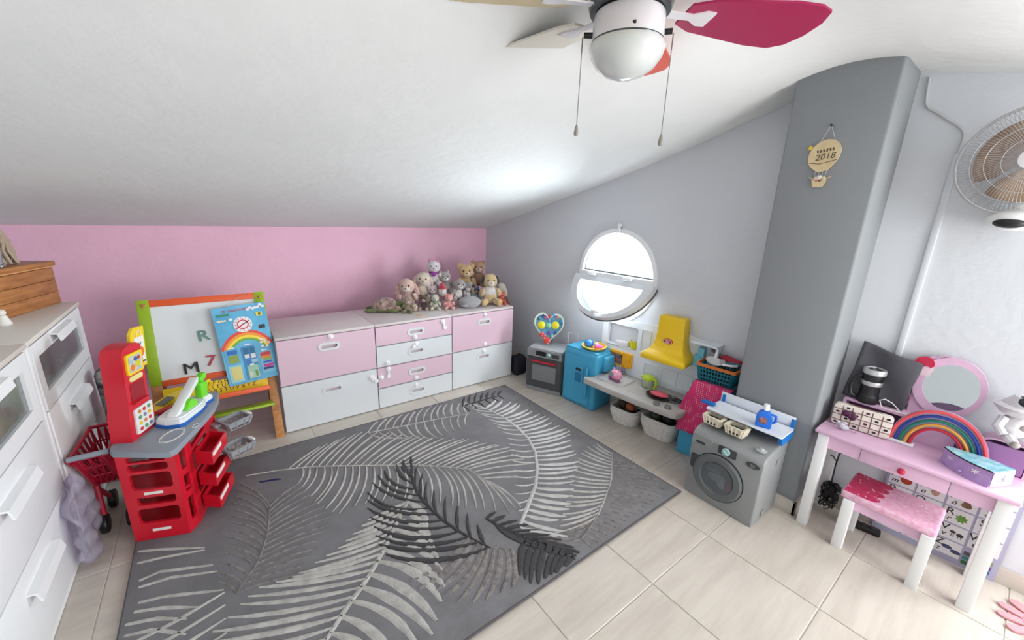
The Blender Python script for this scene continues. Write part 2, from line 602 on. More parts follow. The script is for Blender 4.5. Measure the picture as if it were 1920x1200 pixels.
# ================================================================ RUG
# carved pile rug: every palm frond is a raised part of its own (metres on the floor)
RUG_FRONDS = [
    ('L',[(-0.24,-0.368),(-0.036,-0.428),(0.096,-0.495),(0.267,-0.605),(0.59,-0.817),(0.77,-0.987),(0.789,-1.123)],0.006,[(0.15,0.98,[(0.138,-0.295),(0.268,-0.268),(0.421,-0.264),(0.565,-0.391),(0.714,-0.551),(0.927,-0.724),(1.096,-0.952),(1.082,-1.126),(1.002,-1.235)],30,0.011,0.05),(0.2,0.98,[(-0.025,-0.583),(0.026,-0.832),(0.084,-0.932),(0.137,-0.917),(0.221,-0.94),(0.385,-1.007),(0.521,-1.147),(0.63,-1.271),(0.736,-1.391),(0.835,-1.39)],28,0.009,0.09)]),
    ('W',[(0.741,-1.485),(0.861,-1.399),(0.985,-1.309),(1.09,-1.204),(1.188,-1.068),(1.266,-0.889),(1.283,-0.702),(1.271,-0.511),(1.202,-0.326)],0.012,[(0.0,0.92,[(0.885,-1.653),(0.894,-1.558),(0.978,-1.558),(1.08,-1.493),(1.156,-1.426),(1.221,-1.362),(1.337,-1.299),(1.379,-1.224),(1.423,-1.143),(1.549,-0.997),(1.514,-0.855),(1.546,-0.786),(1.506,-0.665),(1.494,-0.516),(1.45,-0.424),(1.384,-0.36)],32,0.017,-0.05),(0.1,0.95,[(0.795,-1.406),(0.851,-1.307),(0.923,-1.203),(1.004,-1.086),(1.074,-0.971),(1.127,-0.865),(1.157,-0.753),(1.173,-0.567),(1.148,-0.392),(1.162,-0.236)],20,0.008,0.1)]),
    ('L',[(1.093,-1.646),(1.233,-1.579),(1.366,-1.505),(1.582,-1.334)],0.006,[(0.0,0.97,[(0.85,-1.606),(0.903,-1.585),(0.976,-1.531),(1.041,-1.486),(1.143,-1.407),(1.235,-1.331),(1.36,-1.251),(1.493,-1.204),(1.578,-1.218)],20,0.011,0.05)]),
    ('T',[(0.927,-1.698),(1.093,-1.646),(1.233,-1.579),(1.366,-1.505),(1.582,-1.334)],0.006,[(0.0,0.97,[(0.922,-1.766),(1.003,-1.772),(1.113,-1.782),(1.241,-1.782),(1.393,-1.774),(1.517,-1.755),(1.645,-1.706),(1.649,-1.63),(1.643,-1.454)],26,0.011,0.06),(0.0,0.3,[(0.754,-1.606),(0.85,-1.606)],6,0.007,0.06)]),
    ('L',[(0.416,-1.0),(0.298,-1.13),(0.195,-1.251),(0.09,-1.354),(-0.019,-1.436),(-0.091,-1.503),(-0.158,-1.563),(-0.228,-1.634)],0.013,[(0.05,0.97,[(0.187,-1.049),(0.033,-1.138),(-0.063,-1.162),(-0.144,-1.184),(-0.269,-1.157),(-0.357,-1.234),(-0.4,-1.262),(-0.419,-1.349),(-0.438,-1.451),(-0.425,-1.582)],22,0.017,0.03),(0.05,0.97,[(0.388,-1.248),(0.336,-1.543),(0.201,-1.698),(0.14,-1.717),(0.078,-1.713),(-0.001,-1.694),(-0.067,-1.7),(-0.158,-1.775)],15,0.026,0.1)]),
    ('D',[(0.544,-0.7),(0.458,-0.929),(0.448,-1.096),(0.477,-1.286),(0.519,-1.406),(0.564,-1.509)],0.012,[(0.22,0.99,[(0.505,-0.699),(0.346,-0.745),(0.257,-0.827),(0.221,-0.922),(0.201,-1.005),(0.196,-1.095),(0.178,-1.205),(0.187,-1.286)],13,0.019,0.13),(0.35,0.97,[(0.55,-0.79),(0.519,-1.006),(0.564,-1.134),(0.588,-1.272),(0.588,-1.367)],8,0.012,0.05)]),
    ('T',[(0.519,-1.406),(0.564,-1.509),(0.637,-1.566)],0.008,[(0.0,0.98,[(0.217,-1.46),(0.231,-1.509),(0.309,-1.585),(0.315,-1.632),(0.394,-1.693),(0.53,-1.709)],9,0.022,0.1)]),
    ('D',[(0.645,-1.353),(0.668,-1.442),(0.724,-1.549),(0.792,-1.668),(0.866,-1.781)],0.012,[(0.0,0.6,[(0.706,-1.345),(0.78,-1.5),(0.855,-1.67),(0.875,-1.767)],9,0.016,0.03),(0.1,0.7,[(0.668,-1.525),(0.724,-1.641),(0.795,-1.731),(0.83,-1.775)],9,0.016,-0.03),(0.45,0.98,[(0.585,-1.689),(0.598,-1.75),(0.638,-1.773),(0.699,-1.769),(0.755,-1.779)],9,0.02,-0.05)]),
    ('D',[(1.118,-0.312),(1.271,-0.307),(1.444,-0.31)],0.01,[(0.0,0.98,[(1.212,-0.182),(1.323,-0.185),(1.411,-0.207),(1.513,-0.249)],7,0.014,0.05),(0.0,0.98,[(1.115,-0.409),(1.227,-0.413),(1.354,-0.404),(1.447,-0.378)],6,0.012,0.05)]),
    ('T',[(1.516,-0.39),(1.544,-0.62),(1.549,-0.904),(1.547,-1.107)],0.006,[(0.0,0.98,[(1.575,-0.348),(1.594,-0.623),(1.595,-0.909),(1.567,-1.136)],9,0.01,0.05),(0.0,0.9,[(1.442,-0.652),(1.462,-0.889),(1.49,-1.115)],7,0.01,0.05)]),
    ('L',[(0.424,-0.297),(0.658,-0.34),(0.912,-0.387),(1.099,-0.436)],0.006,[(0.0,0.98,[(0.622,-0.141),(0.851,-0.168),(1.046,-0.214),(1.162,-0.268)],14,0.012,0.1),(0.0,0.98,[(0.542,-0.452),(0.698,-0.585),(0.856,-0.608),(0.993,-0.579)],12,0.009,-0.1)]),
    ('T',[(-0.327,-1.137),(-0.243,-1.024),(-0.197,-0.879),(-0.166,-0.674)],0.006,[(0.0,0.95,[(-0.393,-1.031),(-0.364,-0.901),(-0.334,-0.728),(-0.31,-0.557),(-0.272,-0.43)],14,0.009,-0.08),(0.0,0.95,[(-0.126,-1.19),(-0.024,-1.071),(0.051,-0.934),(0.042,-0.753),(-0.025,-0.583)],16,0.009,0.06)]),
]
RUG_STROKES = [
    [(-0.665,-0.678),(-0.567,-0.727),(-0.417,-0.821)],
    [(-0.66,-0.757),(-0.547,-0.786),(-0.418,-0.834)],
    [(-0.649,-0.873),(-0.558,-0.863),(-0.392,-0.942)],
    [(-0.648,-0.901),(-0.524,-0.919),(-0.379,-0.987)],
    [(-0.642,-0.975),(-0.535,-1.006),(-0.362,-1.097)],
    [(-0.64,-1.011),(-0.546,-1.053),(-0.438,-1.125)],
    [(-0.635,-1.064),(-0.558,-1.092),(-0.467,-1.157)],
    [(-0.632,-1.111),(-0.555,-1.139),(-0.468,-1.222)],
    [(-0.602,-1.201),(-0.536,-1.226),(-0.453,-1.299)],
]
rug_base = mat('rug_grey_pile', (128, 126, 130), 0.95, bump=0.8, bscale=420, var=0.16, vscale=9, sheen=0.2)
RUGM = {
    'L': mat('rug_light_grey_pile', (214, 211, 205), 0.95, bump=0.9, bscale=380, rgb2=(186, 182, 177), vscale=26, sheen=0.2),
    'W': mat('rug_ivory_pile', (228, 227, 224), 0.95, bump=0.9, bscale=380, rgb2=(208, 206, 203), vscale=26, sheen=0.2),
    'T': mat('rug_taupe_pile', (158, 151, 147), 0.95, bump=0.9, bscale=380, rgb2=(112, 105, 104), vscale=40, sheen=0.2),
    'D': mat('rug_charcoal_pile', (52, 49, 53), 0.95, bump=0.9, bscale=380, rgb2=(40, 38, 42), vscale=26, sheen=0.2),
}
RX0, RX1, RY0, RY1 = -0.65, 1.605, -1.775, -0.17
rug = thing('area_rug', 'large grey rug with carved palm leaf pattern on the tiled floor', 'rug', ((RX0 + RX1) / 2, (RY0 + RY1) / 2, 0))
b = B()
b.bb(RX0, RX1, RY0, RY1, 0.003, 0.014, bev=0.004)
obj('rug_pile', b, rug_base, rug, True)
b = B()
b.tube([(RX0, RY0, 0.009), (RX1, RY0, 0.009), (RX1, RY1, 0.009), (RX0, RY1, 0.009)], 0.006, 6, closed=True)
obj('rug_binding', b, mat('rug_edge_binding', (86, 82, 84), 0.9), rug, True)


def pl(pts, t):
    """point on a polyline by arc length"""
    L = [math.dist(a, c) for a, c in zip(pts, pts[1:])]
    d = t * sum(L)
    for (a, c), l in zip(zip(pts, pts[1:]), L):
        if d <= l or (a, c) == (pts[-2], pts[-1]):
            k = d / l if l else 0
            return (a[0] + (c[0] - a[0]) * k, a[1] + (c[1] - a[1]) * k)
        d -= l


def inrug(p):
    return RX0 + 0.012 < p[0] < RX1 - 0.012 and RY0 + 0.012 < p[1] < RY1 - 0.012


def blade(b, pts, w_, z=0.0135, tip=0.25, root=0.4):
    """tapered ridge following a polyline on the rug, cut off at the rug edge"""
    n = 9
    q = [pl(pts, i / n) for i in range(n + 1)]
    row = []
    for i, p in enumerate(q):
        if not inrug(p):
            if len(row) > 1:
                break
            row = []
            continue
        a, c = q[max(0, i - 1)], q[min(n, i + 1)]
        dx, dy = c[0] - a[0], c[1] - a[1]
        l = math.hypot(dx, dy) or 1
        t = i / n
        k = root + (1 - root) * min(1, t * 3) if t < 0.5 else 1 - (1 - tip) * ((t - 0.5) * 2) ** 2
        k *= random.uniform(0.85, 1.12)
        nx, ny = -dy / l * w_ / 2 * k, dx / l * w_ / 2 * k
        row.append([(p[0] + nx, p[1] + ny, z), (p[0] + nx * 0.4, p[1] + ny * 0.4, z + 0.0035), (p[0] - nx * 0.4, p[1] - ny * 0.4, z + 0.0035), (p[0] - nx, p[1] - ny, z)])
    if len(row) > 1:
        b.sheet(row)


def bowed(a, c, bow):
    mx, my = (a[0] + c[0]) / 2, (a[1] + c[1]) / 2
    dx, dy = c[0] - a[0], c[1] - a[1]
    out = []
    for i in range(9):
        t = i / 8
        k = 4 * t * (1 - t) * bow
        out.append((a[0] + dx * t - dy * k, a[1] + dy * t + dx * k))
    return out


def frond(key, spine, ws, sides, mapf=lambda p: p):
    b = B()
    sp = [mapf(p) for p in spine]
    blade(b, sp, ws * 1.6, z=0.0135 + {'T': 0.0, 'L': 0.0004, 'W': 0.0008, 'D': 0.0018}[key], tip=0.5, root=0.9)
    for t0, t1, tips, n, w_, bow in sides:
        tp_ = [mapf(p) for p in tips]
        for i in range(n):
            k = i / (n - 1)
            a = pl(sp, t0 + (t1 - t0) * k)
            c = pl(tp_, max(0, min(1, k + random.uniform(-0.012, 0.012))))
            blade(b, bowed(a, c, bow * random.uniform(0.7, 1.25)), z=0.0135 + {'T': 0.0, 'L': 0.0004, 'W': 0.0008, 'D': 0.0018}[key], w_=w_ * 1.45 * random.uniform(0.8, 1.15))
    obj('palm_frond', b, RUGM[key], rug, True, smooth=0)


for key, spine, ws, sides in RUG_FRONDS:
    frond(key, spine, ws, sides)
b = B()
for s_ in RUG_STROKES:
    blade(b, s_, 0.016, tip=0.4, root=0.8)
for i in range(9):
    y = -1.16 - i * 0.06
    blade(b, [(-0.635, y), (-0.5, y + 0.015), (-0.36, y + 0.05)], 0.017, tip=0.4, root=0.8)
obj('palm_frond', b, RUGM['L'], rug, True, smooth=0)
b = B()
for i in range(7):
    blade(b, [(-0.19 + i * 0.011, -0.465 - 0.003 * i), (-0.16 + i * 0.011, -0.48 - 0.004 * i)], 0.014)
obj('blue_stain', b, mat('rug_blue_stain', (44, 48, 92), 0.95), rug, True)

# ================================================================ STORAGE CHESTS (pink and white)
chest_white = mat('chest_white_foil', (216, 219, 222), 0.35)
chest_pink = mat('chest_pink_foil', (219, 188, 203), 0.35)
chest_top = mat('chest_top_lit_beige', (210, 201, 200), 0.4)  # beige puts the light falling on the white top into its colour
recess = mat('handle_recess', (206, 194, 194), 0.7)
lockm = mat('child_lock_plastic', (238, 236, 238), 0.25)


def chest(x0, fronts, label, locks):
    t = thing('storage_chest', label, 'chest', (x0, 0, 0), 0, 'pink and white storage chests')
    b = B()
    b.bb(0.002, 0.598, 0.02, 0.5, 0.0, 0.622)
    obj('body', b, chest_white, t)
    b = B()
    b.bb(0.001, 0.599, 0.004, 0.5, 0.622, 0.64, bev=0.002)
    obj('top_panel', b, chest_top, t)
    for z0, z1, m in fronts:
        h = z1 - z0
        hz = (z0 + z1) / 2 if h < 0.2 else z1 - 0.08
        b = B()
        b.prism(rnd(0.592, h - 0.007, 0.004, 2, 0.3, (z0 + z1) / 2), 0.0, 0.018, 'xz', holes=[rnd(0.105, 0.026, 0.013, 6, 0.3, hz)])
        d = obj('drawer', b, m, t)
        b = B()
        b.prism(rnd(0.135, 0.054, 0.027, 8, 0.3, hz), -0.004, 0.002, 'xz', holes=[rnd(0.1, 0.022, 0.011, 6, 0.3, hz)])
        obj('handle_rim', b, chest_white, d)
        b = B()
        b.bb(0.24, 0.36, 0.0175, 0.0195, hz - 0.02, hz + 0.02)
        obj('handle_recess', b, recess, d)
        for (lx, lz, strap) in locks:
            if z0 < lz <= z1:
                b = B()
                b.lathe([(0.002, 0.016), (0.009, 0.016), (0.012, 0.011), (0.018, 0.008), (0.019, 0.0)], 16, (lx, 0.0, lz), (R(90), 0, 0))
                if strap:
                    b.box((lx + strap[0] / 2, -0.006, lz + strap[1] / 2), (max(0.016, abs(strap[0])), 0.005, max(0.016, abs(strap[1]))), bev=0.002)
                    b.cyl((lx + strap[0], -0.006, lz + strap[1]), 0.015, 0.012, 'y', n=16)
                obj('child_lock', b, lockm, d)
    return t


P_, W_ = chest_pink, chest_white
chest(0.0, [(0.323, 0.622, P_), (0.004, 0.321, W_)], 'leftmost storage chest with one pink and one white drawer beside the easel',
      [(0.312, 0.605, None), (0.558, 0.262, (0.03, -0.03))])
chest(0.6, [(0.482, 0.622, P_), (0.322, 0.48, W_), (0.162, 0.32, P_), (0.004, 0.16, W_)], 'middle storage chest with four shallow pink and white drawers',
      [(0.519, 0.595, (0.015, -0.045)), (0.29, 0.508, None), (0.30, 0.452, (-0.02, -0.01)), (0.074, 0.35, None), (0.079, 0.30, (0.0, -0.05)), (0.026, 0.245, None), (0.289, 0.185, None), (0.285, 0.125, None)])
chest(1.2, [(0.323, 0.622, P_), (0.004, 0.321, W_)], 'rightmost storage chest with two drawers in the corner under the soft toys',
      [(0.304, 0.605, None), (0.308, 0.347, None), (0.3, 0.287, None)])

# ================================================================ WHITE DRESSERS (left)
dr_white = mat('dresser_white', (238, 239, 241), 0.4)
dr_top = mat('dresser_top', (222, 214, 206), 0.45)
frost = mat('frosted_glass', (92, 101, 102), 0.22, rgb2=(120, 128, 128), vscale=5, coat=0.4)


def dresser(y1, label):
    t = thing('dresser', label, 'dresser', (-0.807, y1, 0), 0, 'white dressers')
    W = 0.776
    b = B()
    b.bb(-0.41, -0.02, -W + 0.002, -0.002, 0.0, 0.9)
    obj('carcass', b, dr_white, t)
    b = B()
    b.bb(-0.412, 0.006, -W + 0.001, -0.001, 0.898, 0.916, bev=0.002)
    obj('top_panel', b, dr_top, t)
    b = B()
    b.bb(-0.02, 0.0, -W + 0.004, -W + 0.03, 0.0, 0.897, bev=0.002)
    obj('side_edge', b, dr_white, t)
    b = B()
    b.bb(-0.02, 0.0, -0.03, -0.004, 0.0, 0.897, bev=0.002)
    obj('side_edge', b, dr_white, t)
    for i, (z0, z1) in enumerate(((0.638, 0.893), (0.348, 0.632), (0.062, 0.342))):
        b = B()
        y0, ya = -W + 0.033, -0.033
        if i == 0:
            b.prism([(y0, z0), (ya, z0), (ya, z1), (y0, z1)], -0.018, 0.004, 'yz', holes=[[(y0 + 0.055, 0.697), (ya - 0.055, 0.697), (ya - 0.055, 0.838), (y0 + 0.055, 0.838)]])
        else:
            b.bb(-0.018, 0.004, y0, ya, z0, z1, bev=0.002)
        d = obj('drawer', b, dr_white, t)
        if i == 0:
            b = B()
            b.bb(-0.012, -0.006, y0 + 0.05, ya - 0.05, 0.69, 0.845)
            g = obj('glass_panel', b, frost, d)
            g['label'] = 'dark frosted glass panel'
        hz = z1 - 0.028 if i == 0 else z1 - 0.08
        b = B()
        b.prism([(0.003, hz + 0.018), (0.026, hz + 0.014), (0.034, hz - 0.018), (0.028, hz - 0.02), (0.022, hz + 0.008), (0.003, hz + 0.012)], -W / 2 - 0.125, -W / 2 + 0.125, 'xz')
        obj('handle', b, dr_white, d)
    b = B()
    b.bb(-0.4, -0.012, -W + 0.04, -0.04, 0.004, 0.058)
    obj('plinth', b, dr_white, t)
    return t


dresser(0.2, 'far white dresser with a frosted glass drawer, carrying the wooden chest')
dresser(-0.578, 'near white dresser at the left edge, in front of the other one')

# ================================================================ VANITY DESK and STOOL
lilac = mat('desk_pink_lacquer', (226, 186, 214), 0.35, var=0.03, vscale=20)
mauve = mat('desk_mauve_panel', (160, 118, 168), 0.5)
red_p = mat('strawberry_red', (196, 30, 72), 0.35)
desk = thing('vanity_desk', 'small pink vanity desk with white legs against the right wall', 'desk', (2.03, -2.505, 0))
b = B()
b.bb(1.882, 2.168, -2.806, -2.203, 0.488, 0.507, bev=0.007, seg=3)
obj('desktop', b, lilac, desk, True)
b = B()
b.bb(1.905, 1.92, -2.37, -2.235, 0.425, 0.488)
b.bb(1.905, 1.92, -2.775, -2.64, 0.425, 0.488)
b.bb(2.14, 2.155, -2.775, -2.235, 0.425, 0.488)
b.bb(1.92, 2.14, -2.25, -2.235, 0.425, 0.488)
b.bb(1.92, 2.14, -2.775, -2.76, 0.425, 0.488)
obj('apron', b, lilac, desk, True)
b = B()
b.bb(1.9, 1.916, -2.637, -2.373, 0.425, 0.486, bev=0.002)
d = obj('drawer', b, lilac, desk, True)
b = B()
b.sph((1.892, -2.505, 0.452), (0.012, 0.013, 0.013), 2)
obj('knob', b, red_p, d, True)
for x, y in ((1.913, -2.237), (1.913, -2.773), (2.145, -2.237), (2.145, -2.773)):
    b = B()
    b.bb(x - 0.02, x + 0.02, y - 0.02, y + 0.02, 0, 0.488, bev=0.002)
    obj('leg', b, WHITE, desk, True)
# low riser shelf along the back of the desktop
b = B()
b.bb(2.075, 2.165, -2.46, -2.24, 0.615, 0.628, bev=0.003)
b.bb(2.075, 2.165, -2.25, -2.238, 0.507, 0.62)
b.bb(2.075, 2.165, -2.465, -2.453, 0.507, 0.62)
obj('riser_shelf', b, lilac, desk, True)
b = B()
b.bb(2.155, 2.166, -2.66, -2.238, 0.507, 0.6)
obj('riser_back', b, mauve, desk, True)
b = B()
prof = [(-2.665, 0.507), (-2.665, 0.60)] + [(-2.665 - 0.04 + 0.04 * math.cos(R(a)), 0.60 + 0.04 * math.sin(R(a))) for a in range(15, 91, 15)] + [(-2.80, 0.64), (-2.80, 0.507)]
pin = [(-2.672, 0.514), (-2.672, 0.60)] + [(-2.665 - 0.04 + 0.033 * math.cos(R(a)), 0.60 + 0.033 * math.sin(R(a))) for a in range(15, 91, 15)] + [(-2.793, 0.633), (-2.793, 0.514)]
b.prism(prof, 2.085, 2.165, 'yz', holes=[pin])
cb = obj('cubby', b, lilac, desk, True)
b = B()
b.prism(pin, 2.15, 2.16, 'yz')
obj('cubby_back', b, mauve, cb, True)
b = B()
b.prism(rnd(0.11, 0.1, 0.008, 3, -2.735, 0.57), 2.081, 2.089, 'yz')
obj('cubby_door', b, mauve, cb, True)

stool = thing('stool', 'small pink stool with a strawberry on its seat and white legs', 'stool', (1.97, -2.503, 0))
seat_p = mat('stool_pink_dots', (224, 160, 190), 0.4, rgb2=(236, 196, 214), vscale=60)
b = B()
b.bb(1.858, 2.085, -2.652, -2.352, 0.248, 0.284, bev=0.012, seg=3)
seat = obj('seat', b, seat_p, stool, True)
# strawberry print: scalloped red shape on the left end of the seat
b = B()
out = [(2.08, -2.36), (1.866, -2.36)]
for k in range(4):
    cx, cy = 1.893 + k * 0.053, -2.44
    for a in range(180, 361, 30):
        out.append((cx + 0.0265 * math.cos(R(a)), cy - 0.005 * k + 0.035 * math.sin(R(a))))
b.prism(out, 0.2835, 0.2848, 'xy')
obj('strawberry_print', b, mat('stool_red_print', (190, 36, 84), 0.4, rgb2=(206, 70, 110), vscale=90), seat, True)
b = B()
random.seed(3)
for k in range(26):
    b.cyl((random.uniform(1.87, 2.07), random.uniform(-2.645, -2.36), 0.2848), random.uniform(0.002, 0.0035), 0.001, n=8)
obj('white_dot', b, mat('print_white', (246, 236, 240), 0.5), seat, True)['kind'] = 'stuff'
b = B()
b.bb(1.875, 2.07, -2.635, -2.37, 0.205, 0.25)
obj('apron', b, lilac, stool, True)
for x, y in ((1.848 + 0.024, -2.385), (1.848 + 0.024, -2.632), (2.06, -2.385), (2.06, -2.632)):
    b = B()
    b.bb(x - 0.019, x + 0.019, y - 0.019, y + 0.019, 0, 0.25, bev=0.002)
    obj('leg', b, WHITE, stool, True)

# ================================================================ EASEL
green = mat('lime_paint', (146, 178, 22), 0.45)
orange = mat('orange_paint', (226, 88, 34), 0.45)
pine = mat('pine_wood', (200, 142, 88), 0.55, rgb2=(176, 116, 66), vscale=7, stretch=(3, 3, 14))
easel = thing('easel', 'children\'s whiteboard easel with lime, orange and pine frame', 'easel', (-0.3, 0.1, 0))
EN = Vector((0, 0.235, 0.9)).normalized()          # up along the leaning face
E0 = Vector((0, -0.03, 0))
EM = frame(E0, (1, 0, 0), EN)                       # x along world x, y up the face, z out to the room


def ez(b):
    for v in b.bm.verts:
        v.co = EM @ v.co
    return b


for x, top in ((-0.57, 1), (-0.035, 1)):
    b = B()
    b.bb(x - 0.024, x + 0.024, 0.0, 0.455, -0.02, 0.0, bev=0.002)
    obj('front_leg', ez(b), pine, easel, True)
    b = B()
    b.bb(x - 0.026, x + 0.026, 0.455, 0.925, -0.02, 0.001, bev=0.002)
    obj('upright', ez(b), green, easel, True)
    b = B()
    s = 1 if x > -0.3 else -1
    b.tube([(x, 0.2, 0.875), (x + 0.012 * s, 0.46, 0.0)], 0.017, 4)
    obj('rear_leg', b, pine, easel, True)
b = B()
b.bb(-0.545, -0.06, 0.885, 0.922, -0.018, 0.0, bev=0.002)
obj('top_rail', ez(b), orange, easel, True)
b = B()
b.bb(-0.545, -0.06, 0.445, 0.477, -0.018, 0.002, bev=0.002)
obj('bottom_rail', ez(b), orange, easel, True)
b = B()
b.bb(-0.545, -0.06, 0.477, 0.885, -0.014, -0.007)
obj('whiteboard', ez(b), mat('whiteboard_face', (222, 226, 228), 0.2), easel, True)
b = B()
b.bb(-0.55, -0.055, 0.337, 0.345, 0.0, 0.13, bev=0.002)
tray = obj('tray', ez(b), orange, easel, True)
b = B()
b.bb(-0.545, -0.06, 0.333, 0.359, 0.118, 0.13, bev=0.002)
obj('tray_front', ez(b), orange, easel, True)
yel = mat('sunny_yellow', (238, 204, 28), 0.4)
b = B()
b.bb(-0.545, -0.06, 0.347, 0.432, 0.026, 0.032)
strip = obj('alphabet_strip', ez(b), yel, easel, True)
for r_, row in enumerate(('ABCDEFGHIJKLM', 'NOPQRSTUVWXYZ', 'NÑOPQRSTUVXYZ')):
    text('letters', ' '.join(row), 0.03, EM @ Matrix.Translation((-0.3, 0.42 - r_ * 0.024, 0.033)), BLACK, strip, world=True)
b = B()
b.bb(-0.55, -0.05, 0.235, 0.25, 0.0, 0.14, bev=0.002)
obj('lower_shelf', ez(b), green, easel, True)
# magnetic letters stuck to the board, each a thing of its own
for ch, px, py, col, nm, rot in (('R', -0.335, 0.695, (96, 146, 134), 'teal magnetic letter R stuck on the whiteboard', 4), ('7', -0.32, 0.545, (176, 60, 70), 'red magnetic figure seven beside the calendar on the whiteboard', -2), ('M', -0.412, 0.52, (26, 26, 30), 'black magnetic letter M low on the whiteboard', 3)):
    m_ = mat('magnet_' + ch, col, 0.4)
    p = EM @ Vector((px, py, -0.006))
    t = thing('magnet_letter', nm, 'magnet', p, 0, 'magnetic characters')
    text('character', ch, 0.085, EM @ Matrix.Translation((px, py, 0.001)) @ Matrix.Rotation(R(rot), 4, 'Z'), m_, t, depth=0.004, world=True, sx=1.15)
    # thicken strokes
    text('edge', ch, 0.088, EM @ Matrix.Translation((px + 0.002, py, 0.0)) @ Matrix.Rotation(R(rot), 4, 'Z'), m_, t, depth=0.003, world=True, sx=1.15)

# ================================================================ CALENDAR BOARD hanging on the easel
cal = thing('learning_calendar', 'blue cardboard learning calendar with clock and rainbow hung on the easel', 'calendar', (-0.13, 0.1, 0.4))
CMx = EM @ Matrix.Translation((-0.25, 0.382, 0.045)) @ Matrix.Rotation(R(4), 4, 'Z')   # lower-left corner
CW, CH = 0.262, 0.46


def cq(x0, x1, y0, y1, z=0.004, d=0.001):
    b = B()
    b.bb(x0 * CW, x1 * CW, y0 * CH, y1 * CH, z, z + d)
    for v in b.bm.verts:
        v.co = CMx @ v.co
    return b


def cp(poly, z=0.0045, d=0.001, holes=()):
    b = B()
    b.prism(poly, z, z + d, 'xy', holes)
    for v in b.bm.verts:
        v.co = CMx @ v.co
    return b


sky_b = mat('calendar_blue', (84, 166, 208), 0.45, rgb2=(104, 188, 224), vscale=6)
pan_b = mat('calendar_panel_blue', (60, 132, 190), 0.45)
board = obj('board', cq(0, 1, 0, 1, 0, 0.004), sky_b, cal, True)
arcs = [((226, 74, 60), .66, .60), ((240, 150, 50), .60, .545), ((244, 214, 60), .545, .49), ((112, 172, 62), .49, .44)]
for col, ro, ri in arcs:
    po = []
    for k in range(0, 25):
        a = R(28 + 124 * k / 24)
        po.append((CW * 0.5 + math.cos(a) * ro * CW * 0.86, CH * 0.28 + math.sin(a) * ro * CH * 0.60))
    for k in range(24, -1, -1):
        a = R(28 + 124 * k / 24)
        po.append((CW * 0.5 + math.cos(a) * ri * CW * 0.86, CH * 0.28 + math.sin(a) * ri * CH * 0.60))
    obj('rainbow_band', cp(po), mat('rainbow_print_%d_%d' % col[:2], col, 0.45), cal, True)
wpr = mat('print_white', (246, 236, 240), 0.5)
clk = obj('clock_face', cp(ell(0.047, 0.047, 32, 0.51 * CW, 0.75 * CH), 0.0055), wpr, cal, True)
obj('clock_ring', cp(ell(0.029, 0.029, 32, 0.51 * CW, 0.75 * CH), 0.0062, 0.001, [ell(0.023, 0.023, 32, 0.51 * CW, 0.75 * CH)]), mat('print_red', (206, 52, 62), 0.5), clk, True)
for k in range(12):
    a = R(90 - 30 * (k + 1))
    text('numeral', str(k + 1), 0.014, CMx @ Matrix.Translation((0.51 * CW + 0.038 * math.cos(a), 0.75 * CH + 0.038 * math.sin(a), 0.0068)), BLACK, clk, world=True)
b = B()
b.box((0.51 * CW, 0.75 * CH, 0.009), (0.076, 0.005, 0.0015), (0, 0, R(28)))
for v in b.bm.verts:
    v.co = CMx @ v.co
obj('clock_hand', b, BLACK, clk, True)
b = B()
b.box((0.51 * CW - 0.018, 0.75 * CH - 0.01, 0.0105), (0.046, 0.006, 0.0015), (0, 0, R(28)))
for v in b.bm.verts:
    v.co = CMx @ v.co
obj('clock_hand', b, mat('print_red', (206, 52, 62), 0.5), clk, True)
text('title', 'MI CALENDARIO', 0.02, CMx @ Matrix.Translation((0.46 * CW, 0.945 * CH, 0.0055)), mat('print_red', (206, 52, 62), 0.5), cal, world=True, depth=0.0008)
blocks = [(.05, .3, .03, .25, (150, 204, 214)), (.36, .62, .03, .46, pan_b), (.67, .93, .07, .36, (120, 188, 214)), (.05, .3, .27, .46, (96, 170, 214)),
          (.1, .28, .06, .23, (214, 206, 130)), (.1, .28, .28, .38, (140, 160, 74)), (.09, .28, .39, .445, (44, 112, 184)),
          (.4, .49, .36, .44, (42, 110, 150)), (.52, .61, .36, .44, (42, 110, 150)), (.4, .49, .31, .36, (224, 226, 228)), (.52, .61, .3, .36, (224, 226, 228)),
          (.4, .49, .24, .28, (60, 120, 190)), (.51, .62, .24, .285, (160, 196, 222)), (.4, .61, .04, .21, (150, 196, 170)), (.46, .54, .21, .23, (240, 240, 240)), (.53, .58, .06, .14, (96, 140, 62)), (.42, .48, .07, .13, (206, 200, 176)),
          (.7, .9, .3, .345, (196, 52, 56)), (.7, .9, .27, .3, (230, 130, 60)), (.74, .9, .235, .27, (150, 170, 80)), (.72, .9, .2, .225, (50, 96, 190)), (.72, .92, .15, .185, (200, 50, 140)), (.7, .9, .115, .145, (60, 40, 120)),
          (.06, .3, .885, .915, (60, 140, 110)), (.05, .22, .82, .84, (232, 226, 190)), (.27, .34, .82, .85, (240, 240, 240)), (.8, .92, .83, .88, (238, 218, 70)), (.84, .89, .84, .87, (60, 90, 40)), (.8, .92, .66, .71, (36, 36, 42)), (.35, .6, .955, .957, (240, 240, 240))]
for i, (x0, x1, y0, y1, col) in enumerate(blocks):
    m_ = col if not isinstance(col, tuple) else mat('print_%d_%d_%d' % col, col, 0.5)
    obj('printed_panel', cq(x0, x1, y0, y1, 0.005 + 0.00002 * i, 0.0012 if i < 4 else 0.002), m_, cal, True)
for (px, py) in ((.81, .52), (.18, .475), (.5, .485), (.79, .375)):
    obj('caption_bar', cq(px - .06, px + .06, py - .007, py + .007, 0.0065), wpr, cal, True)
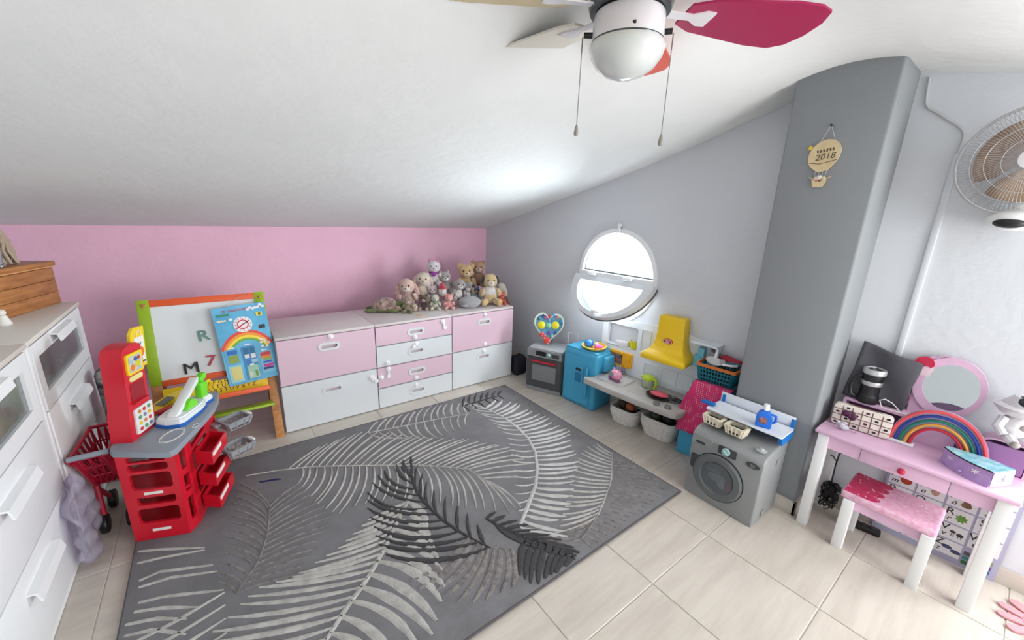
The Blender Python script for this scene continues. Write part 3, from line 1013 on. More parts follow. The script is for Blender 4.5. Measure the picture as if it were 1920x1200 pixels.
# white paper snowflakes and cloud print
for (px, py, n_) in ((.77, .48, 5), (.86, .49, 5), (.78, .43, 4), (.87, .42, 4), (.92, .46, 4)):
    obj('snowflake', cp([(px * CW + (0.011 if k % 2 else 0.005) * math.cos(k * math.pi / n_), py * CH + (0.011 if k % 2 else 0.005) * math.sin(k * math.pi / n_)) for k in range(2 * n_)], 0.0065), wpr, cal, True)
for i in range(7):
    px, py = .66 + i * .05, .93 + .02 * math.sin(i * 1.4) + (0.03 if 2 < i < 6 else 0)
    obj('paper_square', cp([(px * CW + dx, py * CH + dy) for dx, dy in ((-.007, -.006), (.008, -.007), (.007, .007), (-.008, .006))], 0.006 + i * 0.0003), wpr, cal, True)
b = B()
b.tube([EM @ Vector((-0.24, 0.842, 0.049)), EM @ Vector((-0.09, 0.925, 0.004)), EM @ Vector((-0.06, 0.84, 0.049))], 0.0012, 5)
obj('string', b, mat('grey_string', (170, 165, 160), 0.8), cal, True)

# ================================================================ TOY SHOP COUNTER (red and grey)
tred = mat('toy_red_plastic', (204, 22, 44), 0.32)
tgrey = mat('toy_grey_plastic', (138, 146, 156), 0.4)
silver = mat('toy_silver_plastic', (150, 153, 157), 0.45)
lab_w = mat('sticker_white', (232, 230, 226), 0.5)
till = thing('toy_shop_counter', 'red toy shop counter with grey worktop, tall red display tower and open drawers', 'toy counter', (-0.5, -0.5, 0))
A2, B2 = Vector((-0.652, -0.622)), Vector((-0.468, -0.69))


def wall2(p, q, z0, z1, holes=(), th=0.014, m=tred, name='side_panel', par=None, round_=0.012):
    """upright panel between two floor points with rounded openings (u0,u1,z0,z1 as fractions/heights)"""
    p, q = Vector(p), Vector(q)
    L = (q - p).length
    b = B()
    hs = [rnd((u1 - u0) * L, b1 - b0, round_, 3, (u0 + u1) / 2 * L, (b0 + b1) / 2) for u0, u1, b0, b1 in holes]
    b.prism([(0, z0), (L, z0), (L, z1), (0, z1)], 0, th, 'xz', hs)
    a = math.atan2((q - p).y, (q - p).x)
    Mx = Matrix.Translation((p.x, p.y, 0)) @ Matrix.Rotation(a, 4, 'Z')
    for v in b.bm.verts:
        v.co = Mx @ v.co
    return obj(name, b, m, par or till, True), Mx, L


fp, Mx, L = wall2(A2, B2, 0.0, 0.41, [(.16, .86, .373, .396), (.16, .86, .33, .364), (.16, .88, .243, .318), (.2, .88, .17, .213), (.16, .9, .08, .152)], name='front_panel')
for z in (0.225, 0.045):
    b = B()
    b.bb(0.35 * L, 0.68 * L, -0.002, 0.001, z - 0.006, z + 0.006)
    for v in b.bm.verts:
        v.co = Mx @ v.co
    obj('sticker', b, lab_w, fp, True)
wall2((-0.668, -0.36), A2, 0.0, 0.41, [(.15, .85, .25, .38), (.15, .85, .08, .2)])
wall2(B2, (-0.43, -0.632), 0.0, 0.41, [(.35, .8, .3, .39), (.35, .8, .19, .27), (.35, .8, .05, .16)], name='corner_post', round_=0.004)
wall2((-0.43, -0.632), (-0.335, -0.275), 0.0, 0.41, [(.12, .62, .35, .395), (.12, .62, .235, .325), (.12, .62, .115, .205)], name='drawer_frame')
wall2((-0.335, -0.275), (-0.60, -0.33), 0.0, 0.41, [(.2, .8, .1, .35)], name='back_panel')
base_o = [(-0.65, -0.615), (-0.472, -0.68), (-0.43, -0.625), (-0.338, -0.28), (-0.60, -0.335), (-0.662, -0.37)]
for z in (0.02, 0.2):
    b = B()
    b.prism(base_o, z, z + 0.01, 'xy')
    obj('inner_shelf', b, tred, till, True)
# worktop
top_o = [(-0.664, -0.6), (-0.655, -0.622), (-0.49, -0.74), (-0.47, -0.745), (-0.452, -0.728), (-0.405, -0.61), (-0.36, -0.5), (-0.325, -0.4), (-0.305, -0.3), (-0.3, -0.2), (-0.315, -0.172), (-0.36, -0.175), (-0.45, -0.215), (-0.54, -0.285), (-0.6, -0.37), (-0.645, -0.47), (-0.664, -0.56)]
b = B()
b.prism(top_o, 0.41, 0.435, 'xy')
fs = [f for f in b.bm.faces if abs(f.normal.z) > 0.9]
bmesh.ops.recalc_face_normals(b.bm, faces=b.bm.faces[:])
es = list({e for f in b.bm.faces if f.normal.z > 0.9 for e in f.edges})
bmesh.ops.bevel(b.bm, geom=es, offset=0.006, segments=2, affect='EDGES', profile=0.5)
wt = obj('worktop', b, tgrey, till, True)
for (cx, cy, r1, r2) in ((-0.47, -0.6, 0.062, 0.05), (-0.392, -0.555, 0.02, 0.015)):
    b = B()
    a = R(65)
    for k_, (ra, rb) in enumerate(((1.0, 0.93), (0.86, 0.82))):
        def eo(s):
            return [(cx + r1 * s * math.cos(t) * math.cos(a) - r2 * 0.75 * s * math.sin(t) * math.sin(a), cy + r1 * s * math.cos(t) * math.sin(a) + r2 * 0.75 * s * math.sin(t) * math.cos(a)) for t in [i * math.pi / 14 for i in range(28)]]
        b.prism(eo(ra), 0.4345, 0.4362, 'xy', [eo(rb)])
    obj('printed_ring', b, lab_w, wt, True)
# open drawers on the right side
for zt in (0.335, 0.225, 0.108):
    o_ = [(-0.412, -0.598), (-0.35, -0.655), (-0.292, -0.478), (-0.356, -0.43)]
    cxo, cyo = sum(p[0] for p in o_) / 4, sum(p[1] for p in o_) / 4
    i_ = [(cxo + (p[0] - cxo) * 0.86, cyo + (p[1] - cyo) * 0.9) for p in o_]
    b = B()
    b.prism(o_, zt - 0.06, zt, 'xy', [i_])
    b.prism(i_, zt - 0.06, zt - 0.052, 'xy')
    d = obj('drawer', b, tred, till, True)
    b = B()
    p, q = Vector(o_[1]), Vector(o_[2])
    Mx = Matrix.Translation((p.x, p.y, 0)) @ Matrix.Rotation(math.atan2((q - p).y, (q - p).x), 4, 'Z')
    b.bb(0.01, 0.11, -0.0025, 0.0, zt - 0.024, zt - 0.006)
    for v in b.bm.verts:
        v.co = Mx @ v.co
    obj('price_strip', b, lab_w, d, True)
# display tower standing on the worktop (leans a touch)
TM = frame((-0.66, -0.54, 0.434), (0.9, -0.436, 0), (0.2, 0.98, 0))   # x plain face, y detailed face depth, z up
TM = TM @ Matrix(((1, 0, 0.06, 0), (0, 1, 0, 0), (0, 0, 1, 0), (0, 0, 0, 1)))


def tz(b):
    for v in b.bm.verts:
        v.co = TM @ v.co
    return b


def tpoly(poly, x0, x1):
    b = B()
    b.prism(poly, x0, x1, 'yz')
    return tz(b)


W1 = 0.075
tower = obj('display_tower', tpoly([(-0.01, 0), (0.135, 0), (0.138, 0.1), (0.115, 0.14), (0.115, 0.33), (0.11, 0.385), (0.09, 0.402), (0.05, 0.405), (0.015, 0.395), (0.0, 0.37), (0.0, 0.15), (-0.01, 0.11)], 0, W1), tred, till, True)
obj('screen_bezel', tpoly(rnd(0.09, 0.088, 0.008, 3, 0.058, 0.325), W1 - 0.002, W1 + 0.007), yel, tower, True)
obj('screen', tpoly(rnd(0.07, 0.066, 0.003, 2, 0.058, 0.325), W1 + 0.006, W1 + 0.0085), mat('toy_screen_print', (214, 206, 176), 0.3, rgb2=(150, 170, 190), vscale=45), tower, True)
for cy_, cz_, r_, col in ((0.04, 0.31, 0.013, (222, 120, 44)), (0.07, 0.318, 0.014, (206, 196, 40)), (0.06, 0.342, 0.01, (60, 90, 150)), (0.078, 0.343, 0.008, (190, 60, 50))):
    obj('screen_picture', tpoly(ell(r_, r_, 12, cy_, cz_), W1 + 0.008, W1 + 0.0095), mat('pic_%d_%d_%d' % col, col, 0.5), tower, True)
obj('name_plate', tpoly(rnd(0.075, 0.022, 0.009, 3, 0.06, 0.262), W1 - 0.002, W1 + 0.003), mat('plate_cream', (226, 214, 140), 0.4), tower, True)
obj('niche', tpoly(rnd(0.08, 0.085, 0.004, 2, 0.06, 0.2), W1 - 0.002, W1 + 0.0015), mat('niche_red', (150, 12, 30), 0.5), tower, True)
obj('niche_floor', tpoly([(0.02, 0.155), (0.1, 0.155), (0.1, 0.162), (0.02, 0.162)], W1, W1 + 0.014), tred, tower, True)
obj('keypad', tpoly(rnd(0.105, 0.115, 0.01, 3, 0.07, 0.075), W1 - 0.004, W1 + 0.006), mat('keypad_white', (222, 222, 220), 0.35), tower, True)
random.seed(5)
for iy in range(3):
    for iz in range(4):
        col = [(204, 60, 60), (226, 190, 40), (90, 150, 90), (210, 130, 60), (120, 120, 160)][(iy * 2 + iz) % 5]
        obj('key', tpoly(ell(0.008, 0.008, 10, 0.042 + iy * 0.028, 0.036 + iz * 0.026), W1 + 0.005, W1 + 0.009), mat('pic_%d_%d_%d' % col, col, 0.5), tower, True)
# yellow shopping-bag sign on the back of the tower
sgn = obj('sign_panel', tpoly([(0.122, 0.265), (0.205, 0.265), (0.21, 0.44), (0.15, 0.445), (0.128, 0.42), (0.118, 0.33)], 0.02, 0.032), yel, tower, True)
obj('sign_card', tpoly([(0.145, 0.278), (0.198, 0.278), (0.2, 0.4), (0.145, 0.4)], 0.031, 0.0335), lab_w, tower, True)
obj('sign_orange', tpoly(ell(0.02, 0.024, 18, 0.172, 0.335), 0.033, 0.0355), mat('fruit_orange', (232, 118, 30), 0.45), tower, True)
obj('sign_leaf', tpoly([(0.172, 0.358), (0.182, 0.376), (0.172, 0.37), (0.162, 0.38)], 0.033, 0.0355), mat('leaf_green', (60, 110, 50), 0.5), tower, True)
b = B()
b.tube([(0.034, 0.158, 0.402), (0.034, 0.162, 0.425), (0.034, 0.183, 0.425), (0.034, 0.187, 0.402)], 0.002, 5)
obj('sign_bag_handle', tz(b), lab_w, tower, True)
for k in range(5):
    obj('sign_mark', tpoly(ell(0.0035, 0.005, 8, 0.153 + k * 0.0095, 0.288), 0.033, 0.035), BLACK, tower, True)

# white, blue and green toy scanner
scan = thing('toy_checkout_scanner', 'white toy checkout scanner with blue base and lime green parts on the grey worktop', 'toy scanner', (-0.42, -0.42, 0.436))
SM = frame((-0.43, -0.412, 0.436), (0.5, 0.866, 0), (-0.866, 0.5, 0))


def sz(b):
    for v in b.bm.verts:
        v.co = SM @ v.co
    return b


boat = [(-0.12, -0.05), (-0.1, -0.062), (0.02, -0.062), (0.075, -0.05), (0.1, -0.035), (0.15, -0.04), (0.165, -0.015), (0.15, 0.02), (0.06, 0.05), (-0.05, 0.06), (-0.115, 0.05), (-0.13, 0.0)]
b = B()
b.prism(boat, 0.0, 0.014, 'xy')
obj('blue_base', sz(b), mat('toy_blue', (28, 92, 178), 0.35), scan, True)
b = B()
b.prism([(x * 0.96, y * 0.95) for x, y in boat], 0.014, 0.034, 'xy')
b.prism([(x * 0.9, y * 0.86) for x, y in boat], 0.034, 0.042, 'xy')
obj('white_body', sz(b), mat('toy_white', (228, 232, 234), 0.3), scan, True)
b = B()
b.box((0.01, 0.0, 0.085), (0.24, 0.04, 0.022), (0, R(-24), R(6)), bev=0.005)
obj('swing_arm', sz(b), mat('toy_white', (228, 232, 234), 0.3), scan, True)
lime = mat('lime_plastic', (110, 214, 40), 0.35)
b = B()
b.prism([(-0.05, 0.035), (0.03, 0.035), (0.03, 0.062), (0.0, 0.082), (-0.02, 0.075)], -0.04, -0.012, 'xz')
obj('green_wedge', sz(b), lime, scan, True)
b = B()
b.box((0.115, -0.012, 0.075), (0.05, 0.03, 0.075), (0, R(10), 0), bev=0.005)
b.box((0.135, -0.004, 0.13), (0.05, 0.03, 0.03), (0, R(-24), 0), bev=0.005)
obj('scanner_head', sz(b), lime, scan, True)

# yellow toy cash register behind the scanner
reg = thing('toy_cash_register', 'yellow toy cash register with grey display behind the white scanner', 'toy register', (-0.5, -0.3, 0.436))
RM = frame((-0.546, -0.312, 0.436), (0.72, 0.69, 0), (-0.69, 0.72, 0))


def rz_(b):
    for v in b.bm.verts:
        v.co = RM @ v.co
    return b


b = B()
b.prism([(-0.005, 0.0), (0.26, 0.0), (0.26, 0.02), (0.24, 0.03), (0.1, 0.034), (0.06, 0.024), (-0.005, 0.01)], -0.02, 0.05, 'xz')
body = obj('body', rz_(b), yel, reg, True)
b = B()
b.prism([(0.03, 0.02), (0.09, 0.036), (0.09, 0.039), (0.03, 0.023)], -0.014, 0.03, 'xz')
b.bb(0.17, 0.235, -0.01, 0.03, 0.031, 0.036)
obj('display', rz_(b), mat('register_grey', (112, 112, 100), 0.4), reg, True)
b = B()
b.tube([(0.245, -0.018, 0.045), (0.27, -0.025, 0.052), (0.285, -0.015, 0.03), (0.28, -0.005, 0.004)], 0.009, 8)
obj('side_handle', rz_(b), yel, reg, True)
b = B()
b.bb(-0.02, 0.05, -0.055, -0.022, 0.0, 0.018, bev=0.004)
obj('cash_drawer', rz_(b), tred, reg, True)

# silver toy baskets hooked to the far end of the counter
def wire_basket(loc, rz, label, sx=0.11, sy=0.13, h=0.045, m=silver, name='toy_basket', grp='silver baskets on the toy counter', nx=4, ny=2, cat='basket', base=None):
    t = thing(name, label, cat, loc, rz, grp)
    out, inn = rnd(sx, sy, 0.012, 3), rnd(sx - 0.022, sy - 0.022, 0.008, 3)
    b = B()
    b.prism(out, h - 0.006, h, 'xy', [inn])
    obj('rim', b, m, t)
    b = B()
    k = 0.8
    b.prism([(x * k, y * k) for x, y in out], 0.0, 0.004, 'xy', [rnd(sx * k / nx - 0.006, sy * k / ny - 0.008, 0.002, 2, (i + 0.5 - nx / 2) * sx * k / nx, (j + 0.5 - ny / 2) * sy * k / ny) for i in range(nx) for j in range(ny)])
    obj('floor_grid', b, m, t)
    b = B()
    n = len(out)
    for i in range(0, n, 2):
        p, q = out[i], (out[i][0] * k, out[i][1] * k)
        b.tube([(p[0] * 0.97, p[1] * 0.97, h - 0.003), (q[0] * 0.97, q[1] * 0.97, 0.002)], 0.0055, 5)
    for s_ in (-1, 1):
        for i in range(1, nx):
            x = (i - nx / 2) * sx / nx
            b.tube([(x, s_ * sy * 0.485, h - 0.003), (x * k, s_ * sy * k * 0.485, 0.002)], 0.004, 5)
        for i in range(1, ny + 1):
            y = (i - (ny + 1) / 2) * sy / (ny + 1)
            b.tube([(s_ * sx * 0.485, y, h - 0.003), (s_ * sx * k * 0.485, y * k, 0.002)], 0.004, 5)
    b.prism([(x * 0.91, y * 0.91) for x, y in out], h * 0.42, h * 0.56, 'xy', [[(x * 0.86, y * 0.86) for x, y in out]])
    kb = 0.9
    b.prism([(x * kb, y * kb) for x, y in out], h * 0.55, h - 0.004, 'xy', [[(x * (kb - 0.05), y * (kb - 0.05)) for x, y in out]])
    obj('side_bars', b, m, t)
    return t


for (x, y, z, lab) in ((-0.252, -0.33, 0.285, 'upper silver plastic basket hooked on the toy counter'), (-0.258, -0.458, 0.2, 'lower silver plastic basket hooked on the toy counter')):
    t = wire_basket((x, y, z + 0.0155), -62, lab)
    b = B()
    b.box((0.0, 0.07, 0.036), (0.05, 0.014, 0.02), bev=0.003)
    obj('price_clip', b, lab_w, t)
    b = B()
    b.box((-0.03, -0.078, 0.03), (0.06, 0.03, 0.012), bev=0.003)
    obj('hook', b, silver, t)

for o_ in (till, scan, reg):
    o_.location.z += 0.0155

# dark red toy shopping trolley pushed in behind the counter
cart = thing('toy_trolley', 'dark red toy shopping trolley between the dresser and the toy counter', 'toy trolley', (-0.72, -0.4, 0))
tr = mat('trolley_red', (176, 22, 52), 0.35)
rimp = [(-0.79, -0.56), (-0.676, -0.56), (-0.68, -0.26), (-0.775, -0.26)]
botp = [(-0.76, -0.42), (-0.69, -0.42), (-0.692, -0.28), (-0.755, -0.28)]
b = B()
b.tube([(x, y, 0.42) for x, y in rimp], 0.008, 8, closed=True)
obj('rim', b, tr, cart, True)
b = B()
for i in range(4):
    p, q = rimp[i], rimp[(i + 1) % 4]
    r0, r1 = botp[i], botp[(i + 1) % 4]
    n = 6 if i % 2 else 4
    for k in range(n):
        for (ka, kb) in ((k / n, (k + 1) / n), ((k + 1) / n, k / n)):
            a = (p[0] + (q[0] - p[0]) * ka, p[1] + (q[1] - p[1]) * ka, 0.415)
            c = (r0[0] + (r1[0] - r0[0]) * kb, r0[1] + (r1[1] - r0[1]) * kb, 0.22)
            b.tube([a, c], 0.004, 5)
    for h_ in (0.33, 0.67):
        b.tube([(p[0] + (r0[0] - p[0]) * h_, p[1] + (r0[1] - p[1]) * h_, 0.415 - 0.195 * h_), (q[0] + (r1[0] - q[0]) * h_, q[1] + (r1[1] - q[1]) * h_, 0.415 - 0.195 * h_)], 0.004, 5)
b.prism(botp, 0.216, 0.224, 'xy')
obj('basket_lattice', b, tr, cart, True)
for x in (-0.775, -0.69):
    b = B()
    b.tube([(x, -0.55, 0.41), (x + 0.01, -0.42, 0.22), (x + 0.015, -0.45, 0.06)], 0.011, 8)
    obj('leg', b, tr, cart, True)
    b = B()
    b.tube([(x + 0.01, -0.42, 0.2), (x + 0.01, -0.26, 0.05)], 0.01, 8)
    obj('leg', b, tr, cart, True)
    for y in (-0.455, -0.26):
        b = B()
        b.cyl((x + 0.013, y, 0.042), 0.042, 0.026, 'x', n=20, bev=0.006)
        obj('wheel', b, BLACK, cart, True)
b = B()
b.tube([(-0.79, -0.565, 0.43), (-0.672, -0.565, 0.43)], 0.011, 10)
obj('handlebar', b, tgrey, cart, True)

# clear plastic bag sagging against the far dresser
bagm = glassy('clear_plastic_film', (226, 222, 234), 0.74, 0.15)
b = B()
random.seed(11)
vs = b.sph((-0.772, -0.635, 0.21), (0.026, 0.12, 0.2), 4)
for v in vs:
    d = Vector((v.co.x + 0.772, v.co.y + 0.635, v.co.z - 0.21))
    n_ = 0.012 * math.sin(38 * v.co.y + 21 * v.co.z) + 0.009 * math.sin(61 * v.co.z - 25 * v.co.y) + random.uniform(-0.002, 0.002)
    v.co.x = max(-0.801, v.co.x + n_)
    if v.co.z > 0.3:
        v.co.y = -0.635 + (v.co.y + 0.635) * (1 - 0.9 * (v.co.z - 0.3) / 0.11)
    v.co.z = max(0.004, v.co.z)
o = obj('plastic_bag', b, bagm, smooth=60)
tag(o, 'crumpled clear plastic bag on the floor against the far white dresser', 'bag')

# patterned fabric storage bag behind the counter
b = B()
vs = b.box((-0.71, 0.02, 0.30), (0.12, 0.12, 0.6), bev=0.03, seg=4)
bmesh.ops.subdivide_edges(b.bm, edges=b.bm.edges[:], cuts=2, use_grid_fill=True)
for v in b.bm.verts:
    v.co.x += 0.012 * math.sin(v.co.z * 17 + v.co.y * 9)
    v.co.y += 0.01 * math.sin(v.co.z * 23 + v.co.x * 11)
    v.co.z = max(0.002, v.co.z)
o = obj('fabric_sack', b, mat('floral_grey_cloth', (176, 170, 166), 0.9, rgb2=(60, 54, 60), vscale=16, bump=0.3, bscale=200), smooth=50)
tag(o, 'grey floral fabric sack standing behind the red toy counter by the easel', 'sack')

# ================================================================ TOY KITCHEN
kblue = mat('toy_sky_blue', (66, 164, 204), 0.38)
kblue_d = mat('toy_sky_blue_dark', (36, 120, 168), 0.4)
kwhite = mat('toy_translucent_white', (232, 240, 246), 0.35)
kcount = mat('toy_warm_grey', (184, 180, 176), 0.45, var=0.05, vscale=60)
kyel = mat('toy_golden_yellow', (240, 200, 24), 0.38)
kit = thing('toy_kitchen', 'toy kitchen with blue fridge, grey counter and yellow hood under the round window', 'toy kitchen', (1.86, -0.585, 0), -84.5)
KM = WM[kit]


def loft(b, secs):
    """closed loft through rectangular sections (z, x0, x1, y0, y1)"""
    rings = []
    for z, x0, x1, y0, y1 in secs:
        rings.append([b.bm.verts.new(p) for p in ((x0, y0, z), (x1, y0, z), (x1, y1, z), (x0, y1, z))])
    for a, c in zip(rings, rings[1:]):
        for k in range(4):
            b.bm.faces.new((a[k], a[(k + 1) % 4], c[(k + 1) % 4], c[k]))
    b.bm.faces.new(rings[0][::-1])
    b.bm.faces.new(rings[-1])


# fridge
b = B()
b.bb(0.0, 0.312, 0.0, 0.235, 0.0, 0.44, bev=0.02, seg=3)
fr = obj('fridge', b, kblue, kit)
b = B()
b.bb(0.012, 0.3, 0.012, 0.23, 0.432, 0.452, bev=0.009, seg=2)
obj('fridge_top', b, kblue, fr)
b = B()
b.prism(rnd(0.236, 0.372, 0.014, 4, 0.15, 0.222), -0.011, 0.004, 'xz')
dr = obj('fridge_door', b, kblue, fr)
b = B()
b.tube([(0.247, -0.012, 0.09), (0.247, -0.022, 0.1), (0.247, -0.022, 0.325), (0.247, -0.012, 0.335)], 0.009, 8)
obj('fridge_handle', b, kblue, fr)
b = B()
b.prism(rnd(0.085, 0.15, 0.02, 4, 0.165, 0.262), -0.017, -0.008, 'xz', holes=[rnd(0.058, 0.075, 0.004, 2, 0.165, 0.238)])
obj('dispenser_frame', b, kblue, fr)
b = B()
b.prism(rnd(0.06, 0.078, 0.004, 2, 0.165, 0.238), -0.013, -0.01, 'xz')
obj('dispenser_recess', b, kblue_d, fr)
b = B()
b.prism([(0.138, 0.3), (0.15, 0.316), (0.162, 0.306), (0.175, 0.314), (0.193, 0.298), (0.19, 0.292), (0.142, 0.294)], -0.02, -0.016, 'xz')
obj('dispenser_print', b, BLACK, fr)
# side bulge towards the counter
b = B()
b.bb(0.3, 0.345, 0.07, 0.22, 0.3, 0.42, bev=0.018, seg=3)
obj('fridge_side_bulge', b, kblue, fr)
# counter
b = B()
cpoly = [(0.27, -0.085), (0.285, -0.105), (0.45, -0.118), (0.7, -0.122), (0.93, -0.112), (0.965, -0.1), (0.985, -0.07), (0.985, 0.0), (0.985, 0.235), (0.312, 0.235), (0.312, -0.03)]
b.prism(cpoly, 0.255, 0.297, 'xy')
bmesh.ops.recalc_face_normals(b.bm, faces=b.bm.faces[:])
bmesh.ops.bevel(b.bm, geom=[e for e in b.bm.edges if abs(e.verts[0].co.z - e.verts[1].co.z) < 1e-5], offset=0.006, segments=2, affect='EDGES', profile=0.5)
ct = obj('counter', b, kcount, kit)
b = B()
b.prism(rnd(0.2, 0.2, 0.03, 4, 0.455, 0.06), 0.296, 0.301, 'xy', [rnd(0.17, 0.165, 0.025, 4, 0.455, 0.06)])
obj('sink_rim', b, kcount, ct)
b = B()
b.prism(rnd(0.17, 0.165, 0.025, 4, 0.455, 0.06), 0.2965, 0.2975, 'xy')
obj('sink_basin', b, mat('sink_light', (206, 206, 206), 0.3), ct)
b = B()
for yy in (0.03, 0.06, 0.09, 0.12):
    b.bb(0.6, 0.7, yy - 0.08, yy - 0.077, 0.2965, 0.299)
obj('drain_ridges', b, kcount, ct)
b = B()
b.tube([(0.42, 0.19, 0.297), (0.42, 0.19, 0.34), (0.42, 0.175, 0.355), (0.42, 0.15, 0.35)], 0.008, 8)
b.cyl((0.42, 0.19, 0.306), 0.016, 0.02, n=14)
obj('tap', b, mat('tap_chrome', (190, 192, 196), 0.18, metal=0.9), ct)
for (x, y) in ((0.83, -0.085), (0.9, -0.075)):
    b = B()
    b.lathe([(0.021, 0.0), (0.021, 0.008), (0.016, 0.016), (0.006, 0.019)], 18, (x, y, 0.297))
    b.box((x, y, 0.315), (0.03, 0.006, 0.01), (0, 0, R(20)), bev=0.002)
    obj('stove_knob', b, mat('knob_grey', (120, 122, 124), 0.4), ct)
b = B()
b.prism(ell(0.085, 0.055, 28, 0.84, 0.06), 0.2965, 0.3, 'xy', [ell(0.076, 0.048, 28, 0.84, 0.06)])
obj('hob_ring', b, mat('hob_dark', (90, 90, 92), 0.5), ct)
# back wall with arched top, niche and side wing
b = B()
arch = [(0.20, 0.297), (0.985, 0.297), (0.985, 0.68)] + [(0.20 + 0.785 * (1 - k / 12), 0.665 + 0.045 * math.sin(math.pi * (1 - k / 12) * 0.85)) for k in range(0, 13)]
b.prism(arch, 0.2, 0.235, 'xz', holes=[rnd(0.25, 0.16, 0.01, 3, 0.37, 0.575)])
bk = obj('back_panel', b, kwhite, kit)
b = B()
b.bb(0.24, 0.5, 0.252, 0.256, 0.49, 0.66)
b.bb(0.24, 0.5, 0.2, 0.255, 0.486, 0.494)
obj('niche_back', b, kwhite, bk)
b = B()
b.prism(rnd(0.075, 0.175, 0.006, 2, 0.56, 0.58), 0.192, 0.202, 'xz', holes=[rnd(0.06, 0.155, 0.004, 2, 0.56, 0.58)])
obj('narrow_frame', b, kwhite, bk)
for cx in (0.62, 0.75, 0.86):
    b = B()
    b.prism(rnd(0.11, 0.11, 0.006, 2, cx, 0.38), 0.194, 0.202, 'xz', holes=[rnd(0.095, 0.095, 0.004, 2, cx, 0.38)])
    obj('wall_tile', b, kwhite, bk)
# microwave
b = B()
b.prism(rnd(0.19, 0.108, 0.008, 3, 0.382, 0.405), 0.178, 0.202, 'xz')
mw = obj('microwave', b, mat('toy_amber', (240, 178, 30), 0.38), kit)
b = B()
b.prism(rnd(0.105, 0.075, 0.004, 2, 0.352, 0.405), 0.174, 0.18, 'xz')
obj('microwave_window', b, mat('mw_print', (60, 44, 40), 0.4, rgb2=(150, 120, 110), vscale=60), mw)
b = B()
for k in range(3):
    b.sph((0.335 + k * 0.018, 0.174, 0.392), (0.009, 0.003, 0.009), 1)
obj('microwave_picture', b, mat('print_red', (206, 52, 62), 0.5), mw)
b = B()
b.cyl((0.447, 0.172, 0.372), 0.013, 0.014, 'y', n=16)
b.box((0.447, 0.175, 0.42), (0.028, 0.008, 0.04), bev=0.003)
obj('microwave_knob', b, mat('toy_amber', (240, 178, 30), 0.38), mw)
# hood
b = B()
loft(b, [(0.525, 0.622, 0.912, 0.03, 0.2), (0.552, 0.62, 0.914, 0.028, 0.2), (0.565, 0.628, 0.906, 0.04, 0.2), (0.585, 0.648, 0.884, 0.075, 0.2), (0.61, 0.664, 0.866, 0.098, 0.2), (0.65, 0.67, 0.855, 0.112, 0.2), (0.72, 0.672, 0.848, 0.12, 0.2), (0.8, 0.674, 0.844, 0.12, 0.2), (0.81, 0.68, 0.838, 0.126, 0.2)])
bmesh.ops.bevel(b.bm, geom=b.bm.edges[:], offset=0.004, segments=2, affect='EDGES', profile=0.5, clamp_overlap=True)
hd = obj('hood', b, kyel, kit, smooth=45)
b = B()
b.prism(ell(0.033, 0.018, 24, 0.757, 0.652), 0.105, 0.114, 'xz')
lg = obj('logo_badge', b, mat('logo_red', (186, 40, 46), 0.4), hd)
b = B()
b.prism(ell(0.029, 0.0145, 24, 0.757, 0.652), 0.1035, 0.1055, 'xz', [ell(0.0265, 0.012, 24, 0.757, 0.652)])
obj('logo_rim', b, lab_w, hd)
text('logo_text', 'little', 0.013, frame((0.757, 0.1038, 0.6565), (1, 0, 0), (0, 0, 1)), lab_w, hd)
text('logo_text', 'tikes', 0.013, frame((0.757, 0.1038, 0.6465), (1, 0, 0), (0, 0, 1)), lab_w, hd)
# right wing: white upper shelf and pale blue phone cradle
b = B()
b.prism([(0.9, 0.5), (1.05, 0.5), (1.07, 0.7), (0.9, 0.735)], 0.21, 0.235, 'xz')
b.prism([(0.1, 0.52), (0.235, 0.3), (0.235, 0.7), (0.13, 0.68)], 1.045, 1.06, 'yz')
b.prism([(0.9, 0.11), (1.06, 0.1), (1.07, 0.235), (0.9, 0.235)], 0.685, 0.695, 'xy')
obj('side_wing', b, kwhite, kit)
b = B()
b.bb(0.93, 0.97, 0.16, 0.21, 0.55, 0.65, bev=0.006)
b.prism([(0.915, 0.53), (1.03, 0.53), (1.03, 0.57), (1.012, 0.585), (0.985, 0.555), (0.96, 0.59), (0.915, 0.6)], 0.15, 0.2, 'xz')
obj('phone_cradle', b, mat('toy_pale_blue', (116, 200, 222), 0.38), kit)
# right tower
b = B()
b.prism([(0.95, 0.0), (1.19, 0.0), (1.19, 0.49), (1.03, 0.49), (0.975, 0.44), (0.955, 0.3)], 0.0, 0.235, 'xz')
bmesh.ops.recalc_face_normals(b.bm, faces=b.bm.faces[:])
bmesh.ops.bevel(b.bm, geom=b.bm.edges[:], offset=0.012, segments=3, affect='EDGES', profile=0.5)
tw = obj('oven_tower', b, kblue, kit)
b = B()
b.prism(rnd(0.2, 0.2, 0.01, 3, 1.07, 0.13), -0.006, 0.004, 'xz')
obj('tower_door', b, kblue, tw)

